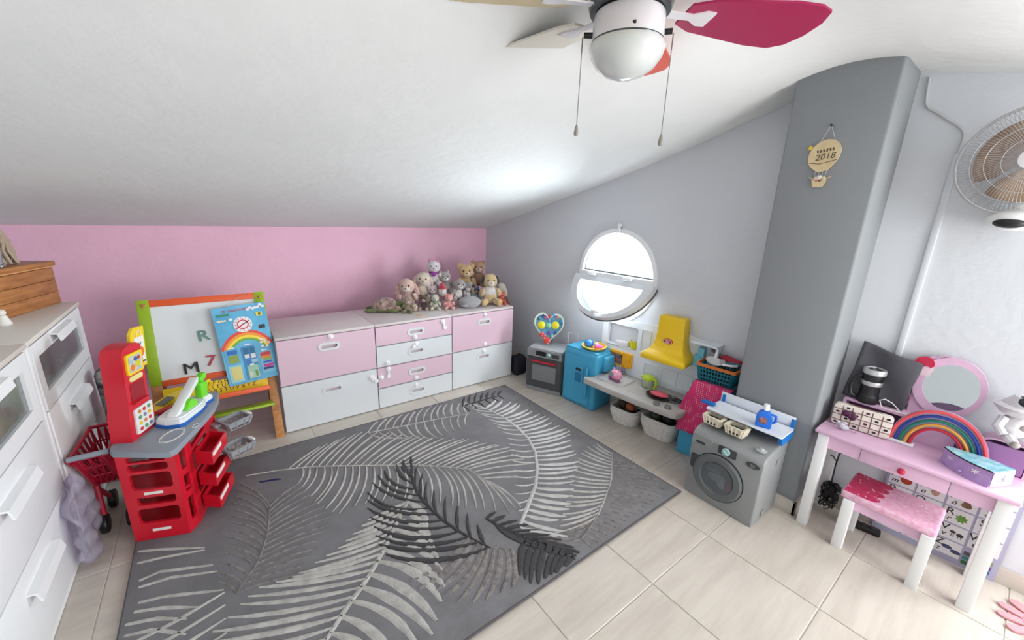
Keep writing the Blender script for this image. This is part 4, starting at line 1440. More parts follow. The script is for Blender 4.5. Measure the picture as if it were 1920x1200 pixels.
# spotted pink cloth over the tower
b = B()
rows = []
for i in range(22):
    u = i / 21
    row = []
    for j in range(18):
        v = j / 17
        x = 0.95 + 0.26 * u + 0.02 * v * (u - 0.5)
        top = 0.495 + 0.004 * math.sin(9 * u)
        low = 0.155 + 0.16 * max(0, u - 0.35) + 0.02 * math.sin(7 * u)
        z = top + (low - top) * v
        y = -0.012 - 0.012 * v - 0.008 * math.sin(7 * u + 6 * v) * (0.3 + v) - 0.003 * math.sin(19 * u - 9 * v)
        if v < 0.12:
            y += (0.12 - v) * 0.4
            z = 0.498 + 0.003 * math.sin(20 * u)
        x_min = 0.955 + (0.06 * (z - 0.3) / 0.19 if z > 0.3 else 0)
        row.append((max(x, x_min - 0.012 + u * 0.0), y, z))
    rows.append(row)
b.sheet(rows)
pm = mat('pink_dotted_cloth', (214, 54, 112), 0.85, bump=0.15, bscale=300)
nt = pm.node_tree
vor = nt.nodes.new('ShaderNodeTexVoronoi')
vor.inputs['Scale'].default_value = 85
vor.inputs['Randomness'].default_value = 0.15
ramp = nt.nodes.new('ShaderNodeValToRGB')
ramp.color_ramp.elements[0].color = lin((240, 190, 206))
ramp.color_ramp.elements[1].color = lin((214, 54, 112))
ramp.color_ramp.elements[0].position = 0.2
ramp.color_ramp.elements[1].position = 0.26
tcn = [n for n in nt.nodes if n.type == 'TEX_COORD'][0]
nt.links.new(tcn.outputs['Object'], vor.inputs['Vector'])
nt.links.new(vor.outputs['Distance'], ramp.inputs['Fac'])
nt.links.new(ramp.outputs['Color'], nt.nodes['Principled BSDF'].inputs['Base Color'])
o = obj('dotted_cloth', b, pm, smooth=80)
o.location = kit.location
o.rotation_euler = kit.rotation_euler
WM[o] = KM
sm = o.modifiers.new('thickness', 'SOLIDIFY')
sm.thickness = 0.003
tag(o, 'bright pink dotted cloth draped over the blue kitchen tower', 'cloth')


def kw(x, y, z=0.0):
    return KM @ Vector((x, y, z))


KR = -84.5
# teal basket with orange rim, on the tower
teal = mat('teal_plastic', (22, 112, 128), 0.4)
t = thing('utensil_basket', 'teal plastic basket with orange rim on top of the blue kitchen tower', 'basket', kw(1.095, 0.105, 0.495), KR)
sx, sy, h = 0.225, 0.17, 0.095
k = 0.82
out = rnd(sx, sy, 0.02, 3)
b = B()
b.prism(out, h - 0.004, h + 0.012, 'xy', [rnd(sx - 0.02, sy - 0.02, 0.014, 3)])
obj('rim', b, mat('basket_orange', (214, 118, 44), 0.45), t)
b = B()
for i in range(len(out)):
    p, q = out[i], out[(i + 1) % len(out)]
    n = max(1, int(math.dist(p, q) / 0.018))
    for j in range(n):
        a = (p[0] + (q[0] - p[0]) * j / n, p[1] + (q[1] - p[1]) * j / n)
        b.tube([(a[0] * 0.97, a[1] * 0.97, h), (a[0] * k, a[1] * k, 0.003)], 0.004, 4)
for hh in (0.025, 0.05, 0.075):
    kk = k + (0.97 - k) * hh / h
    b.tube([(x * kk, y * kk, hh) for x, y in out], 0.0045, 4, closed=True)
b.prism([(x * k, y * k) for x, y in out], 0.0, 0.005, 'xy')
obj('lattice', b, teal, t)
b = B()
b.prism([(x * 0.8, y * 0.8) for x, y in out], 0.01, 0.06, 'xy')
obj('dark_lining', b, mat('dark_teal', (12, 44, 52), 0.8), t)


def bar(name, label, cat, pts, r, m, grp=None):
    b = B()
    b.tube(pts, r, 10)
    o = obj(name, b, m)
    return tag(o, label, cat, grp)


tred2 = mat('mitt_red', (168, 34, 52), 0.6)
bar('toy_rolling_pin', 'dark red toy rolling pin lying across the teal basket', 'toy utensil', [kw(1.06, 0.165, 0.622), kw(1.1, 0.15, 0.628), kw(1.19, 0.12, 0.622), kw(1.2, 0.115, 0.62)], [0.012, 0.022, 0.022, 0.01], tred2)
bar('toy_peeler', 'grey handled toy utensil sticking out of the teal basket', 'toy utensil', [kw(1.01, 0.16, 0.655), kw(1.06, 0.155, 0.642), kw(1.09, 0.15, 0.615)], 0.009, mat('utensil_grey', (96, 96, 98), 0.45))
b = B()
b.lathe([(0.0, 0.0), (0.03, 0.0), (0.045, 0.012), (0.047, 0.016), (0.042, 0.015), (0.028, 0.004), (0.0, 0.004)], 24)
o = obj('toy_plate', b, mat('plate_white', (232, 234, 236), 0.25), loc=kw(1.06, 0.085, 0.604), rot=(R(12), R(-8), 0))
tag(o, 'small white toy plate lying in the teal basket', 'toy plate')
b = B()
b.tube([kw(1.12, 0.04, 0.622), kw(1.17, 0.035, 0.63), kw(1.19, 0.06, 0.628), kw(1.18, 0.1, 0.622)], [0.006, 0.007, 0.007, 0.005], 8)
tag(obj('toy_tongs', b, mat('plate_white', (232, 234, 236), 0.25)), 'curved white toy handle on the rim of the teal basket', 'toy utensil')
b = B()
b.box((0, 0, 0), (0.1, 0.035, 0.018), bev=0.007)
o = obj('toy_spatula', b, teal, loc=kw(1.15, 0.1, 0.618), rot=(0, R(-8), R(KR + 14)))
tag(o, 'teal toy spatula inside the teal basket', 'toy utensil')
b = B()
b.cyl((0, 0, 0), 0.016, 0.012, 'y', n=18)
o = obj('toy_coin', b, mat('utensil_pale', (170, 172, 176), 0.4), loc=kw(1.115, 0.06, 0.63), rot=(0, 0, R(KR)))
tag(o, 'round grey toy disc standing in the teal basket', 'toy utensil')


# rope storage baskets under the counter
rope = mat('white_rope', (232, 229, 223), 0.9, bump=0.3, bscale=240, rgb2=(220, 216, 210), vscale=60)


def rope_basket(x, y, sx, sy, h, label):
    t = thing('rope_basket', label, 'basket', kw(x, y), KR, 'white rope baskets under the toy counter')
    n = int(h / 0.017)
    for i in range(n):
        f = 0.78 + 0.22 * min(1, (i + 0.5) / n * 1.6)
        b = B()
        b.tube([(px, py, 0.009 + i * 0.017) for px, py in rnd(sx * f, sy * f, 0.05, 5)], 0.0095, 6, closed=True)
        obj('rope_coil', b, rope, t)
    b = B()
    b.prism(rnd(sx * 0.8, sy * 0.8, 0.04, 4), 0.004, 0.012, 'xy')
    obj('base', b, rope, t)
    return t


rope_basket(0.545, 0.095, 0.2, 0.19, 0.135, 'smaller white rope basket under the toy kitchen counter, next to the fridge')
rope_basket(0.795, 0.115, 0.235, 0.2, 0.15, 'larger white rope basket under the toy kitchen counter, next to the blue tower')
veg = [('toy_onion', 'round brown toy onion in the smaller rope basket', 0.58, 0.06, 0.135, 0.036, (168, 84, 48)), ('toy_potato', 'dark toy vegetable in the smaller rope basket, left of the onion', 0.5, 0.1, 0.115, 0.04, (70, 60, 44)), ('toy_cabbage', 'dark green toy vegetable in the larger rope basket', 0.76, 0.09, 0.132, 0.042, (60, 74, 52)), ('toy_aubergine', 'nearly black toy vegetable in the larger rope basket', 0.845, 0.1, 0.13, 0.04, (36, 34, 40))]
for nm, lab, x, y, z, r, col in veg:
    b = B()
    b.sph((0, 0, 0), (r, r * 0.9, r * 0.85), 3, 0.01)
    b.cyl((0, 0, r * 0.85), 0.006, 0.012, n=8)
    tag(obj(nm, b, mat('veg_%d_%d_%d' % col, col, 0.6), loc=kw(x, y, z), rot=(0.3, 0.4, 0)), lab, 'toy food', 'toy vegetables in the rope baskets')
for x, y, w_, d_, lab in ((0.545, 0.095, 0.14, 0.13, 'dark toys heaped at the bottom of the smaller rope basket'), (0.795, 0.115, 0.17, 0.14, 'dark toys heaped at the bottom of the larger rope basket')):
    b = B()
    random.seed(int(x * 100))
    for i in range(9):
        b.sph((random.uniform(-w_, w_) / 2.2, random.uniform(-d_, d_) / 2.2, 0.05 + random.uniform(0, 0.025)), random.uniform(0.02, 0.032), 2, 0.05)
    o = obj('toy_heap', b, mat('dark_toys', (58, 54, 52), 0.7, rgb2=(92, 74, 58), vscale=30), loc=kw(x, y, 0), rot=(0, 0, R(KR)))
    o['kind'] = 'stuff'
    tag(o, lab, 'toys')

# things on the counter
CT = 0.2985
pnk = mat('glitter_pink', (214, 110, 150), 0.35, rgb2=(240, 190, 210), vscale=70)
t = thing('toy_purse', 'pink glittery animal shaped toy purse in the sink of the toy kitchen', 'toy purse', kw(0.455, 0.035, 0.302), KR - 12)
b = B()
b.sph((0, 0, 0.038), (0.05, 0.036, 0.036), 3, 0.015)
bd = obj('body', b, pnk, t)
b = B()
b.sph((-0.012, -0.026, 0.042), (0.03, 0.014, 0.02), 2)
obj('grey_face', b, mat('purse_grey', (132, 132, 140), 0.4), t)
for x in (-0.035, 0.03):
    b = B()
    b.sph((x, -0.014, 0.008), (0.018, 0.022, 0.01), 2)
    obj('foot', b, mat('purse_mauve', (150, 80, 130), 0.45), t)
    b = B()
    b.cyl((x * 0.8, 0.004, 0.075), 0.012, 0.022, r2=0.003, n=10)
    obj('ear', b, pnk, t)
b = B()
b.tube([(0.01, 0.01, 0.07), (0.018, 0.012, 0.1), (0.03, 0.012, 0.1), (0.036, 0.012, 0.07)], 0.003, 6)
obj('strap', b, mat('purse_mauve', (150, 80, 130), 0.45), t)

t = thing('toy_jug', 'clear toy jug with lime green lid and handle on the kitchen counter', 'toy jug', kw(0.655, 0.12, CT), KR)
b = B()
b.lathe([(0.034, 0.0), (0.04, 0.005), (0.042, 0.03), (0.038, 0.056), (0.036, 0.056), (0.04, 0.03), (0.037, 0.007), (0.0, 0.004)], 24)
obj('clear_body', b, glassy('clear_plastic', (226, 232, 214), 0.6), t)
lj = mat('jug_lime', (190, 216, 40), 0.35)
b = B()
b.lathe([(0.039, 0.055), (0.041, 0.06), (0.039, 0.073), (0.03, 0.079), (0.0, 0.081)], 24)
b.box((-0.038, -0.012, 0.066), (0.022, 0.02, 0.012), bev=0.003)
obj('lid', b, lj, t)
b = B()
b.tube([(0.034, -0.01, 0.07), (0.062, -0.016, 0.066), (0.068, -0.018, 0.04), (0.058, -0.015, 0.012), (0.05, -0.012, 0.008)], 0.0085, 8)
obj('handle', b, lj, t)

t = thing('toy_pan', 'black toy frying pan on the grey kitchen counter', 'toy pan', kw(0.79, 0.02, CT), KR)
b = B()
b.lathe([(0.0, 0.0), (0.05, 0.0), (0.062, 0.014), (0.064, 0.016), (0.058, 0.014), (0.048, 0.004), (0.0, 0.004)], 28)
for v in b.bm.verts:
    v.co.x *= 1.35
obj('dish', b, mat('pan_black', (46, 44, 46), 0.45), t)
b = B()
b.tube([(0.075, 0.01, 0.014), (0.11, 0.016, 0.018), (0.14, 0.02, 0.018)], [0.008, 0.012, 0.011], 8)
obj('handle', b, BLACK, t)
b = B()
b.sph((0, 0, 0), (0.062, 0.035, 0.016), 3, 0.01)
o = obj('toy_fish', b, mat('fish_pink', (226, 96, 112), 0.45, rgb2=(206, 70, 90), vscale=50), loc=kw(0.79, 0.022, CT + 0.022), rot=(0, R(-3), R(KR)))
tag(o, 'coral pink toy fish fillet lying in the black pan', 'toy food')

# niche contents
t = thing('toy_cup', 'bright yellow toy cup in the white niche of the toy kitchen', 'toy cup', kw(0.46, 0.222, 0.4945), KR)
ny = mat('cup_neon_yellow', (226, 222, 30), 0.35)
b = B()
b.lathe([(0.018, 0.0), (0.024, 0.006), (0.026, 0.03), (0.029, 0.06), (0.026, 0.06), (0.022, 0.01), (0.0, 0.008)], 20)
obj('bowl', b, ny, t)
b = B()
b.tube([(-0.026, 0, 0.05), (-0.043, 0, 0.045), (-0.043, 0, 0.02), (-0.025, 0, 0.014)], 0.004, 6)
obj('handle', b, ny, t)
b = B()
b.box((0, 0, 0.02), (0.1, 0.035, 0.04), bev=0.008)
o = obj('toy_milk_carton', b, mat('carton_white', (236, 232, 234), 0.4), loc=kw(0.365, 0.222, 0.4945), rot=(0, 0, R(KR)))
tag(o, 'small white toy carton lying in the niche of the toy kitchen', 'toy food')

# plate with toy fruit on top of the fridge
t = thing('toy_tray', 'orange yellow oval toy dish on top of the blue toy fridge', 'toy dish', kw(0.205, 0.1, 0.4535), KR)
b = B()
b.lathe([(0.0, 0.0), (0.06, 0.0), (0.085, 0.012), (0.092, 0.024), (0.087, 0.024), (0.078, 0.012), (0.055, 0.005), (0.0, 0.005)], 32)
obj('dish', b, mat('dish_amber', (246, 186, 50), 0.35), t)
b = B()
b.lathe([(0.0925, 0.022), (0.0935, 0.026), (0.086, 0.026), (0.086, 0.022)], 32, cap=False)
obj('dish_rim', b, mat('dish_rim_yellow', (250, 214, 96), 0.35), t)
for nm, lab, x, y, r, col, col2 in (('toy_ball', 'blue toy ball with pale top in the yellow dish', 0.172, 0.08, (0.036, 0.036, 0.03), (24, 104, 196), (60, 150, 220)), ('toy_doughnut', 'pink toy doughnut in the yellow dish', 0.245, 0.1, (0.03, 0.03, 0.016), (236, 110, 190), None), ('toy_cream', 'small white toy cream puff in the yellow dish', 0.212, 0.12, (0.018, 0.018, 0.02), (244, 236, 238), None)):
    b = B()
    if nm == 'toy_doughnut':
        b.tube([(0.018 * math.cos(a), 0.018 * math.sin(a), 0.004) for a in [i * math.pi / 10 for i in range(20)]], 0.012, 10, closed=True)
    else:
        b.sph((0, 0, 0), r, 3)
    tag(obj(nm, b, mat('toy_%s' % nm, col, 0.3, rgb2=col2, vscale=12), loc=kw(x, y, 0.4585 + r[2])), lab, 'toy food')

# ================================================================ TOY OVEN
oven = thing('toy_oven', 'grey toy oven with red door handle in the corner beside the toy fridge', 'toy oven', (1.732, -0.292, 0), -66)
og = mat('oven_grey', (136, 138, 140), 0.4)
og_d = mat('oven_dark_grey', (72, 74, 77), 0.4)
b = B()
b.bb(0, 0.305, 0.012, 0.25, 0.0, 0.365, bev=0.012, seg=3)
bd = obj('body', b, og, oven)
b = B()
b.bb(0.006, 0.299, 0.02, 0.245, 0.36, 0.369, bev=0.004)
obj('top_plate', b, mat('oven_top', (172, 176, 180), 0.35), oven)
b = B()
b.prism(rnd(0.3, 0.062, 0.006, 2, 0.1525, 0.332), 0.0, 0.016, 'xz')
obj('control_strip', b, og, oven)
b = B()
b.prism(rnd(0.085, 0.036, 0.003, 2, 0.125, 0.334), -0.003, 0.002, 'xz')
obj('display', b, BLACK, oven)
b = B()
b.prism(rnd(0.06, 0.03, 0.003, 2, 0.252, 0.33), -0.003, 0.002, 'xz')
obj('side_display', b, og_d, oven)
b = B()
b.lathe([(0.016, 0), (0.016, 0.012), (0.012, 0.02), (0.0, 0.021)], 18, (0.195, 0.0, 0.334), (R(90), 0, 0))
obj('dial', b, mat('dial_teal', (150, 186, 184), 0.3), oven)
b = B()
b.prism(rnd(0.3, 0.255, 0.006, 2, 0.1525, 0.168), 0.0, 0.016, 'xz', holes=[rnd(0.215, 0.14, 0.008, 3, 0.155, 0.165)])
dd = obj('door', b, og_d, oven)
b = B()
b.prism(rnd(0.217, 0.142, 0.008, 3, 0.155, 0.165), 0.006, 0.011, 'xz')
obj('door_glass', b, mat('oven_glass', (128, 130, 132), 0.15, coat=0.5), dd)
b = B()
b.tube([(0.05, 0.0, 0.268), (0.05, -0.016, 0.268), (0.255, -0.016, 0.268), (0.255, 0.0, 0.268)], 0.0095, 8)
obj('door_handle', b, mat('handle_red', (176, 34, 52), 0.35), dd)
b = B()
b.bb(0.0, 0.305, 0.004, 0.02, 0.0, 0.036, bev=0.003)
obj('base_strip', b, og, oven)

# heart shaped game standing on the oven
HX, HY, HZ = 1.90, -0.352, 0.37
heart = thing('heart_game', 'heart shaped colourful bead game standing on the grey toy oven', 'toy', (HX, HY, HZ), -46)


def hpts(s):
    o = []
    for i in range(48):
        a = 2 * math.pi * i / 48
        o.append((s * 16 * math.sin(a) ** 3 / 17, 1.18 * s * (13 * math.cos(a) - 5 * math.cos(2 * a) - 2 * math.cos(3 * a) - math.cos(4 * a) + 17) / 17))
    return o


HS = 0.132
tilt = Matrix.Rotation(R(-10), 4, 'X')


def hob(name, b, m):
    for v in b.bm.verts:
        v.co = tilt @ v.co
    return obj(name, b, m, heart)


b = B()
b.prism(hpts(HS), -0.008, 0.026, 'xz', [[(x * 0.9, z * 0.9 + HS * 0.1) for x, z in hpts(HS)]])
hob('rim', b, mat('heart_rim', (206, 214, 200), 0.3))
b = B()
b.prism([(x * 0.93, z * 0.93 + HS * 0.07) for x, z in hpts(HS)], 0.004, 0.02, 'xz')
hob('board', b, mat('heart_blue', (70, 132, 176), 0.4, rgb2=(110, 170, 190), vscale=40))
for (x, z, r, col) in ((-0.055, 0.125, 0.027, (226, 212, 40)), (0.045, 0.13, 0.027, (226, 212, 40)), (-0.002, 0.125, 0.018, (130, 206, 180)), (-0.006, 0.03, 0.024, (226, 72, 62)), (-0.05, 0.068, 0.016, (214, 66, 70)), (-0.03, 0.055, 0.014, (214, 66, 70)), (-0.006, 0.03, 0.011, (250, 160, 60)), (-0.03, 0.175, 0.012, (170, 90, 150)), (0.055, 0.18, 0.011, (220, 110, 130)), (0.07, 0.185, 0.01, (150, 210, 170)), (0.0, 0.185, 0.012, (196, 66, 76)), (-0.075, 0.165, 0.012, (60, 110, 130)), (0.05, 0.085, 0.012, (60, 90, 150)), (0.005, 0.08, 0.013, (120, 80, 170)), (0.085, 0.155, 0.012, (50, 140, 190)), (-0.045, 0.19, 0.012, (60, 90, 150)), (0.025, 0.06, 0.012, (120, 190, 180)), (0.03, 0.195, 0.012, (80, 160, 210))):
    x, z, r = x * 1.14, z * 1.3, r * 1.2
    b = B()
    b.lathe([(r, 0.0), (r, 0.006 + r * 0.1), (r * 0.6, 0.012 + r * 0.1), (0.0, 0.013 + r * 0.1)], 14, (x, 0.005, z), (R(90), 0, 0))
    hob('bead', b, mat('bead_%d_%d_%d' % col, col, 0.3))
b = B()
b.tube([(0.03, 0.03, 0.0), (0.03, 0.09, 0.005), (0.03, 0.03, 0.14)], 0.005, 6)
hob('stand', b, mat('toy_blue', (28, 92, 178), 0.35))
t = thing('wire_stand', 'thin white wire stand behind the heart game', 'stand', (2.04, -0.5, 0.37), -60)
b = B()
b.tube([(-0.04, 0, 0.003), (-0.04, 0, 0.12), (0.04, 0, 0.12), (0.04, 0, 0.003)], 0.0035, 6)
obj('loop', b, WHITE, t)
b = B()
b.tube([(-0.04, 0, 0.004), (-0.04, -0.06, 0.004), (0.04, -0.06, 0.004), (0.04, 0, 0.004)], 0.0035, 6)
obj('foot', b, WHITE, t)
# dark bag between chest and oven
b = B()
vs = b.box((1.882, 0.0, 0.085), (0.12, 0.1, 0.17), bev=0.03, seg=4, taper=(1.1, 1.1))
for v in b.bm.verts:
    v.co.x += 0.006 * math.sin(v.co.z * 60 + v.co.y * 40)
    if v.co.z > 0.12:
        v.co.z += 0.014 * math.sin(v.co.x * 80)
    v.co.z = max(0.001, v.co.z)
o = obj('dark_bag', b, mat('navy_cloth', (34, 34, 46), 0.9), smooth=60)
tag(o, 'small dark navy bag on the floor between the chest and the toy oven', 'bag')

# ================================================================ TOY WASHING MACHINE
wash = thing('toy_washing_machine', 'grey toy washing machine in front of the grey pillar', 'toy washer', (1.65, -1.765, 0), -90)
# local: x along the front (0..0.345), y depth, z up
wg = mat('washer_grey', (140, 142, 143), 0.42)
wg_d = mat('washer_dark', (64, 66, 70), 0.4)
b = B()
prof = [(0.0, 0.0), (0.0, 0.345), (0.018, 0.363), (0.05, 0.375), (0.262, 0.4), (0.262, 0.0)]
b.prism([(y, z) for y, z in prof], 0.0, 0.345, 'yz')
bmesh.ops.recalc_face_normals(b.bm, faces=b.bm.faces[:])
bmesh.ops.bevel(b.bm, geom=b.bm.edges[:], offset=0.009, segments=2, affect='EDGES', profile=0.5, clamp_overlap=True)
obj('body', b, wg, wash, smooth=45)
DX, DZ = 0.158, 0.168
b = B()
b.lathe([(0.121, 0.0), (0.121, 0.008), (0.112, 0.017), (0.085, 0.017), (0.078, 0.009), (0.078, 0.0)], 48, (DX, 0.001, DZ), (R(90), 0, 0), cap=False)
do = obj('door_ring', b, mat('washer_ring', (96, 100, 102), 0.35), wash)
b = B()
b.lathe([(0.124, 0.0), (0.124, 0.006), (0.12, 0.006), (0.12, 0.0)], 48, (DX, 0.001, DZ), (R(90), 0, 0), cap=False)
obj('door_seal', b, BLACK, do)
b = B()
b.lathe([(0.0, 0.0015), (0.079, 0.0015), (0.079, 0.003), (0.0, 0.003)], 40, (DX, 0.001, DZ), (R(90), 0, 0))
obj('drum', b, mat('drum_dark', (50, 50, 54), 0.5, rgb2=(76, 76, 80), vscale=20), do)
for nm, c_, r_, col in (('printed_clothes', (0.0, 0.0), (0.048, 0.026), (206, 206, 204)), ('printed_clothes', (0.03, -0.02), (0.03, 0.03), (226, 224, 222)), ('printed_clothes', (-0.025, 0.035), (0.04, 0.02), (96, 92, 90)), ('printed_clothes', (0.052, -0.018), (0.021, 0.034), (206, 26, 44))):
    b = B()
    b.sph((DX + c_[0], -0.004, DZ + c_[1]), (r_[0], 0.006, r_[1]), 2)
    obj(nm, b, mat('cl_%d_%d_%d' % col, col, 0.6), do)
b = B()
b.prism(ell(0.079, 0.079, 40, DX, DZ), -0.013, -0.0115, 'xz')
obj('door_glass', b, glassy('washer_glass', (200, 206, 210), 0.85), do)
b = B()
b.prism(rnd(0.04, 0.075, 0.006, 2, 0.035, 0.2), -0.006, 0.002, 'xz')
obj('door_hinge', b, wg_d, wash)
b = B()
b.prism(rnd(0.1, 0.05, 0.01, 3, 0.058, 0.325), -0.004, 0.002, 'xz', holes=[rnd(0.05, 0.016, 0.007, 3, 0.05, 0.312)])
obj('soap_drawer', b, wg, wash)
b = B()
b.prism(rnd(0.05, 0.014, 0.006, 3, 0.05, 0.312), -0.002, 0.002, 'xz')
obj('soap_slot', b, wg_d, wash)
b = B()
b.prism(rnd(0.085, 0.042, 0.004, 2, 0.182, 0.325), -0.005, 0.002, 'xz')
obj('display', b, wg_d, wash)
b = B()
b.lathe([(0.02, 0), (0.018, 0.012), (0.0, 0.013)], 20, (0.178, -0.004, 0.326), (R(90), 0, 0))
b.box((0.178, -0.02, 0.326), (0.03, 0.008, 0.01), (0, R(35), 0), bev=0.002)
obj('dial', b, mat('dial_teal', (150, 186, 184), 0.3), wash)
b = B()
b.prism(ell(0.03, 0.014, 20, 0.3, 0.318), -0.004, 0.002, 'xz')
lg = obj('logo_badge', b, wg_d, wash)
text('logo_text', 'little', 0.011, frame((0.3, -0.0045, 0.3215), (1, 0, 0), (0, 0, 1)), mat('badge_grey', (170, 172, 174), 0.4), lg)
text('logo_text', 'tikes', 0.011, frame((0.3, -0.0045, 0.3135), (1, 0, 0), (0, 0, 1)), mat('badge_grey', (170, 172, 174), 0.4), lg)
b = B()
b.box((0.347, 0.16, 0.3), (0.008, 0.02, 0.03), bev=0.003)
obj('side_catch', b, wg, wash)
b = B()
b.box((0.347, 0.1, 0.04), (0.008, 0.03, 0.03), bev=0.003)
obj('side_catch', b, wg, wash)

# blue and white toy shelf on the washer
sh = thing('toy_shelf', 'blue toy shelf unit with white boards standing on the toy washing machine', 'toy shelf', (1.85, -1.94, 0.392))
sb = mat('shelf_blue', (14, 112, 192), 0.38)
sw = mat('shelf_white', (226, 232, 240), 0.35)
b = B()
b.bb(1.905, 1.916, -2.118, -1.765, 0.455, 0.51, bev=0.003)
obj('back_board', b, sw, sh, True)
b = B()
b.prism(rnd(0.15, 0.36, 0.012, 3, 1.822, -1.945), 0.452, 0.459, 'xy')
obj('shelf_board', b, sw, sh, True)
for y, nm in ((-2.112, 1), (-1.782, 0)):
    b = B()
    b.prism([(1.79, 0.4), (1.916, 0.4), (1.916, 0.5), (1.905, 0.5), (1.896, 0.452), (1.77, 0.452), (1.77, 0.43)], y - 0.008, y + 0.008, 'xz')
    obj('side_bracket', b, sb, sh, True)
b = B()
b.bb(1.9, 1.904, -2.11, -1.78, 0.398, 0.452)
obj('rear_panel', b, sb, sh, True)
b = B()
b.bb(1.78, 1.81, -1.79, -1.72, 0.462, 0.476, bev=0.004)
obj('hook_arm', b, sb, sh, True)
cream = mat('cream_plastic', (222, 214, 192), 0.45)
for (x, y, lab) in ((1.735, -1.825, 'left cream mini basket under the white toy shelf'), (1.727, -1.94, 'right cream mini basket under the white toy shelf')):
    t = wire_basket((x, y, 0.397), -90, lab, 0.1, 0.075, 0.045, cream, 'mini_basket', 'cream mini baskets on the toy washing machine', 5, 3)
    b = B()
    b.prism(rnd(0.07, 0.05, 0.008, 2), 0.006, 0.026, 'xy')
    obj('dark_lining', b, mat('dark_teal', (12, 44, 52), 0.8), t)
# blue detergent bottle
t = thing('toy_bottle', 'blue toy detergent bottle with white cap on the toy shelf', 'toy bottle', (1.79, -2.025, 0.4595), -70)
bb_ = mat('bottle_blue', (20, 104, 206), 0.3)
b = B()
loft(b, [(0.0, -0.028, 0.028, -0.018, 0.018), (0.006, -0.033, 0.033, -0.021, 0.021), (0.05, -0.034, 0.034, -0.021, 0.021), (0.072, -0.026, 0.024, -0.018, 0.018), (0.084, -0.013, 0.013, -0.012, 0.012), (0.09, -0.012, 0.012, -0.011, 0.011)])
bmesh.ops.bevel(b.bm, geom=b.bm.edges[:], offset=0.006, segments=3, affect='EDGES', profile=0.5, clamp_overlap=True)
obj('body', b, bb_, t, smooth=60)
b = B()
b.tube([(0.026, 0, 0.07), (0.044, 0, 0.066), (0.047, 0, 0.04), (0.035, 0, 0.026)], 0.006, 8)
obj('grip', b, bb_, t)
b = B()
b.lathe([(0.013, 0.088), (0.014, 0.092), (0.012, 0.116), (0.0, 0.117)], 16)
obj('cap', b, mat('cap_white', (240, 242, 244), 0.3), t)
b = B()
b.prism(ell(0.018, 0.016, 18, -0.004, 0.038), -0.0225, -0.0205, 'xz')
obj('label_patch', b, mat('label_dark', (40, 34, 50), 0.5, rgb2=(190, 120, 110), vscale=70), t)
b = B()
b.lathe([(0.022, 0.0), (0.024, 0.004), (0.012, 0.008), (0.008, 0.014), (0.0, 0.014)], 20)
o = obj('suction_cap', b, glassy('clear_cap', (220, 222, 222), 0.5), loc=(1.70, -2.07, 0.381))
tag(o, 'clear round suction cap on top of the toy washing machine', 'suction cap')

# ================================================================ THINGS ON THE VANITY DESK
DT = 0.5075
# round mirror in a pink frame with a cupcake
mr = thing('round_mirror', 'round mirror in a pink frame with a cupcake on top, on the vanity desk', 'mirror', (2.13, -2.54, DT), -90)
# local: x to the right seen from the room, y to the wall, z up
mt = Matrix.Translation((0, 0.0, 0)) @ Matrix.Rotation(R(-6), 4, 'X')


def mo(name, b, m, par=None):
    for v in b.bm.verts:
        v.co = mt @ v.co
    return obj(name, b, m, par or mr)


MZ = 0.265
b = B()
b.prism(ell(0.106, 0.126, 48, 0, MZ), -0.01, 0.008, 'xz', [ell(0.081, 0.098, 48, 0.006, MZ)])
mo('frame', b, lilac)
b = B()
b.prism(ell(0.082, 0.099, 48, 0.006, MZ), -0.003, 0.002, 'xz')
mo('mirror_glass', b, mat('mirror_silver', (206, 210, 210), 0.02, metal=1.0))
b = B()
b.prism([(-0.085, 0.0), (0.07, 0.0), (0.06, MZ - 0.1), (0.045, MZ - 0.108), (-0.06, MZ - 0.105), (-0.085, MZ - 0.07), (-0.1, MZ - 0.04), (-0.095, 0.1)], 0.0, 0.008, 'xz')
mo('stand', b, lilac)
b = B()
b.prism([(-0.108, 0.29), (-0.065, 0.29), (-0.058, 0.325), (-0.06, 0.345), (-0.085, 0.352), (-0.11, 0.345), (-0.116, 0.325)], -0.012, -0.004, 'xz')
mo('cupcake_cup', b, mat('cupcake_pale', (238, 206, 218), 0.5))
b = B()
b.prism(ell(0.03, 0.028, 20, -0.088, 0.345, 0, 180) + [(-0.118, 0.338), (-0.108, 0.33), (-0.098, 0.336), (-0.088, 0.328), (-0.078, 0.336), (-0.066, 0.33), (-0.058, 0.338)], -0.016, -0.004, 'xz')
mo('cupcake_icing', b, red_p)
b = B()
b.tube([(-0.06, -0.004, 0.37), (-0.04, -0.002, 0.388), (-0.012, -0.002, 0.39), (0.0, -0.002, 0.384)], 0.004, 6)
b.prism(ell(0.045, 0.03, 20, -0.045, MZ + 0.09), -0.002, 0.006, 'xz')
mo('bow_outline', b, lilac)
b = B()
b.tube([(-0.103 + 0.006 * math.sin(i * 1.3), -0.0115, 0.28 - i * 0.017) for i in range(10)], 0.003, 6)
mo('squiggle', b, mat('squiggle_mauve', (176, 104, 150), 0.5))

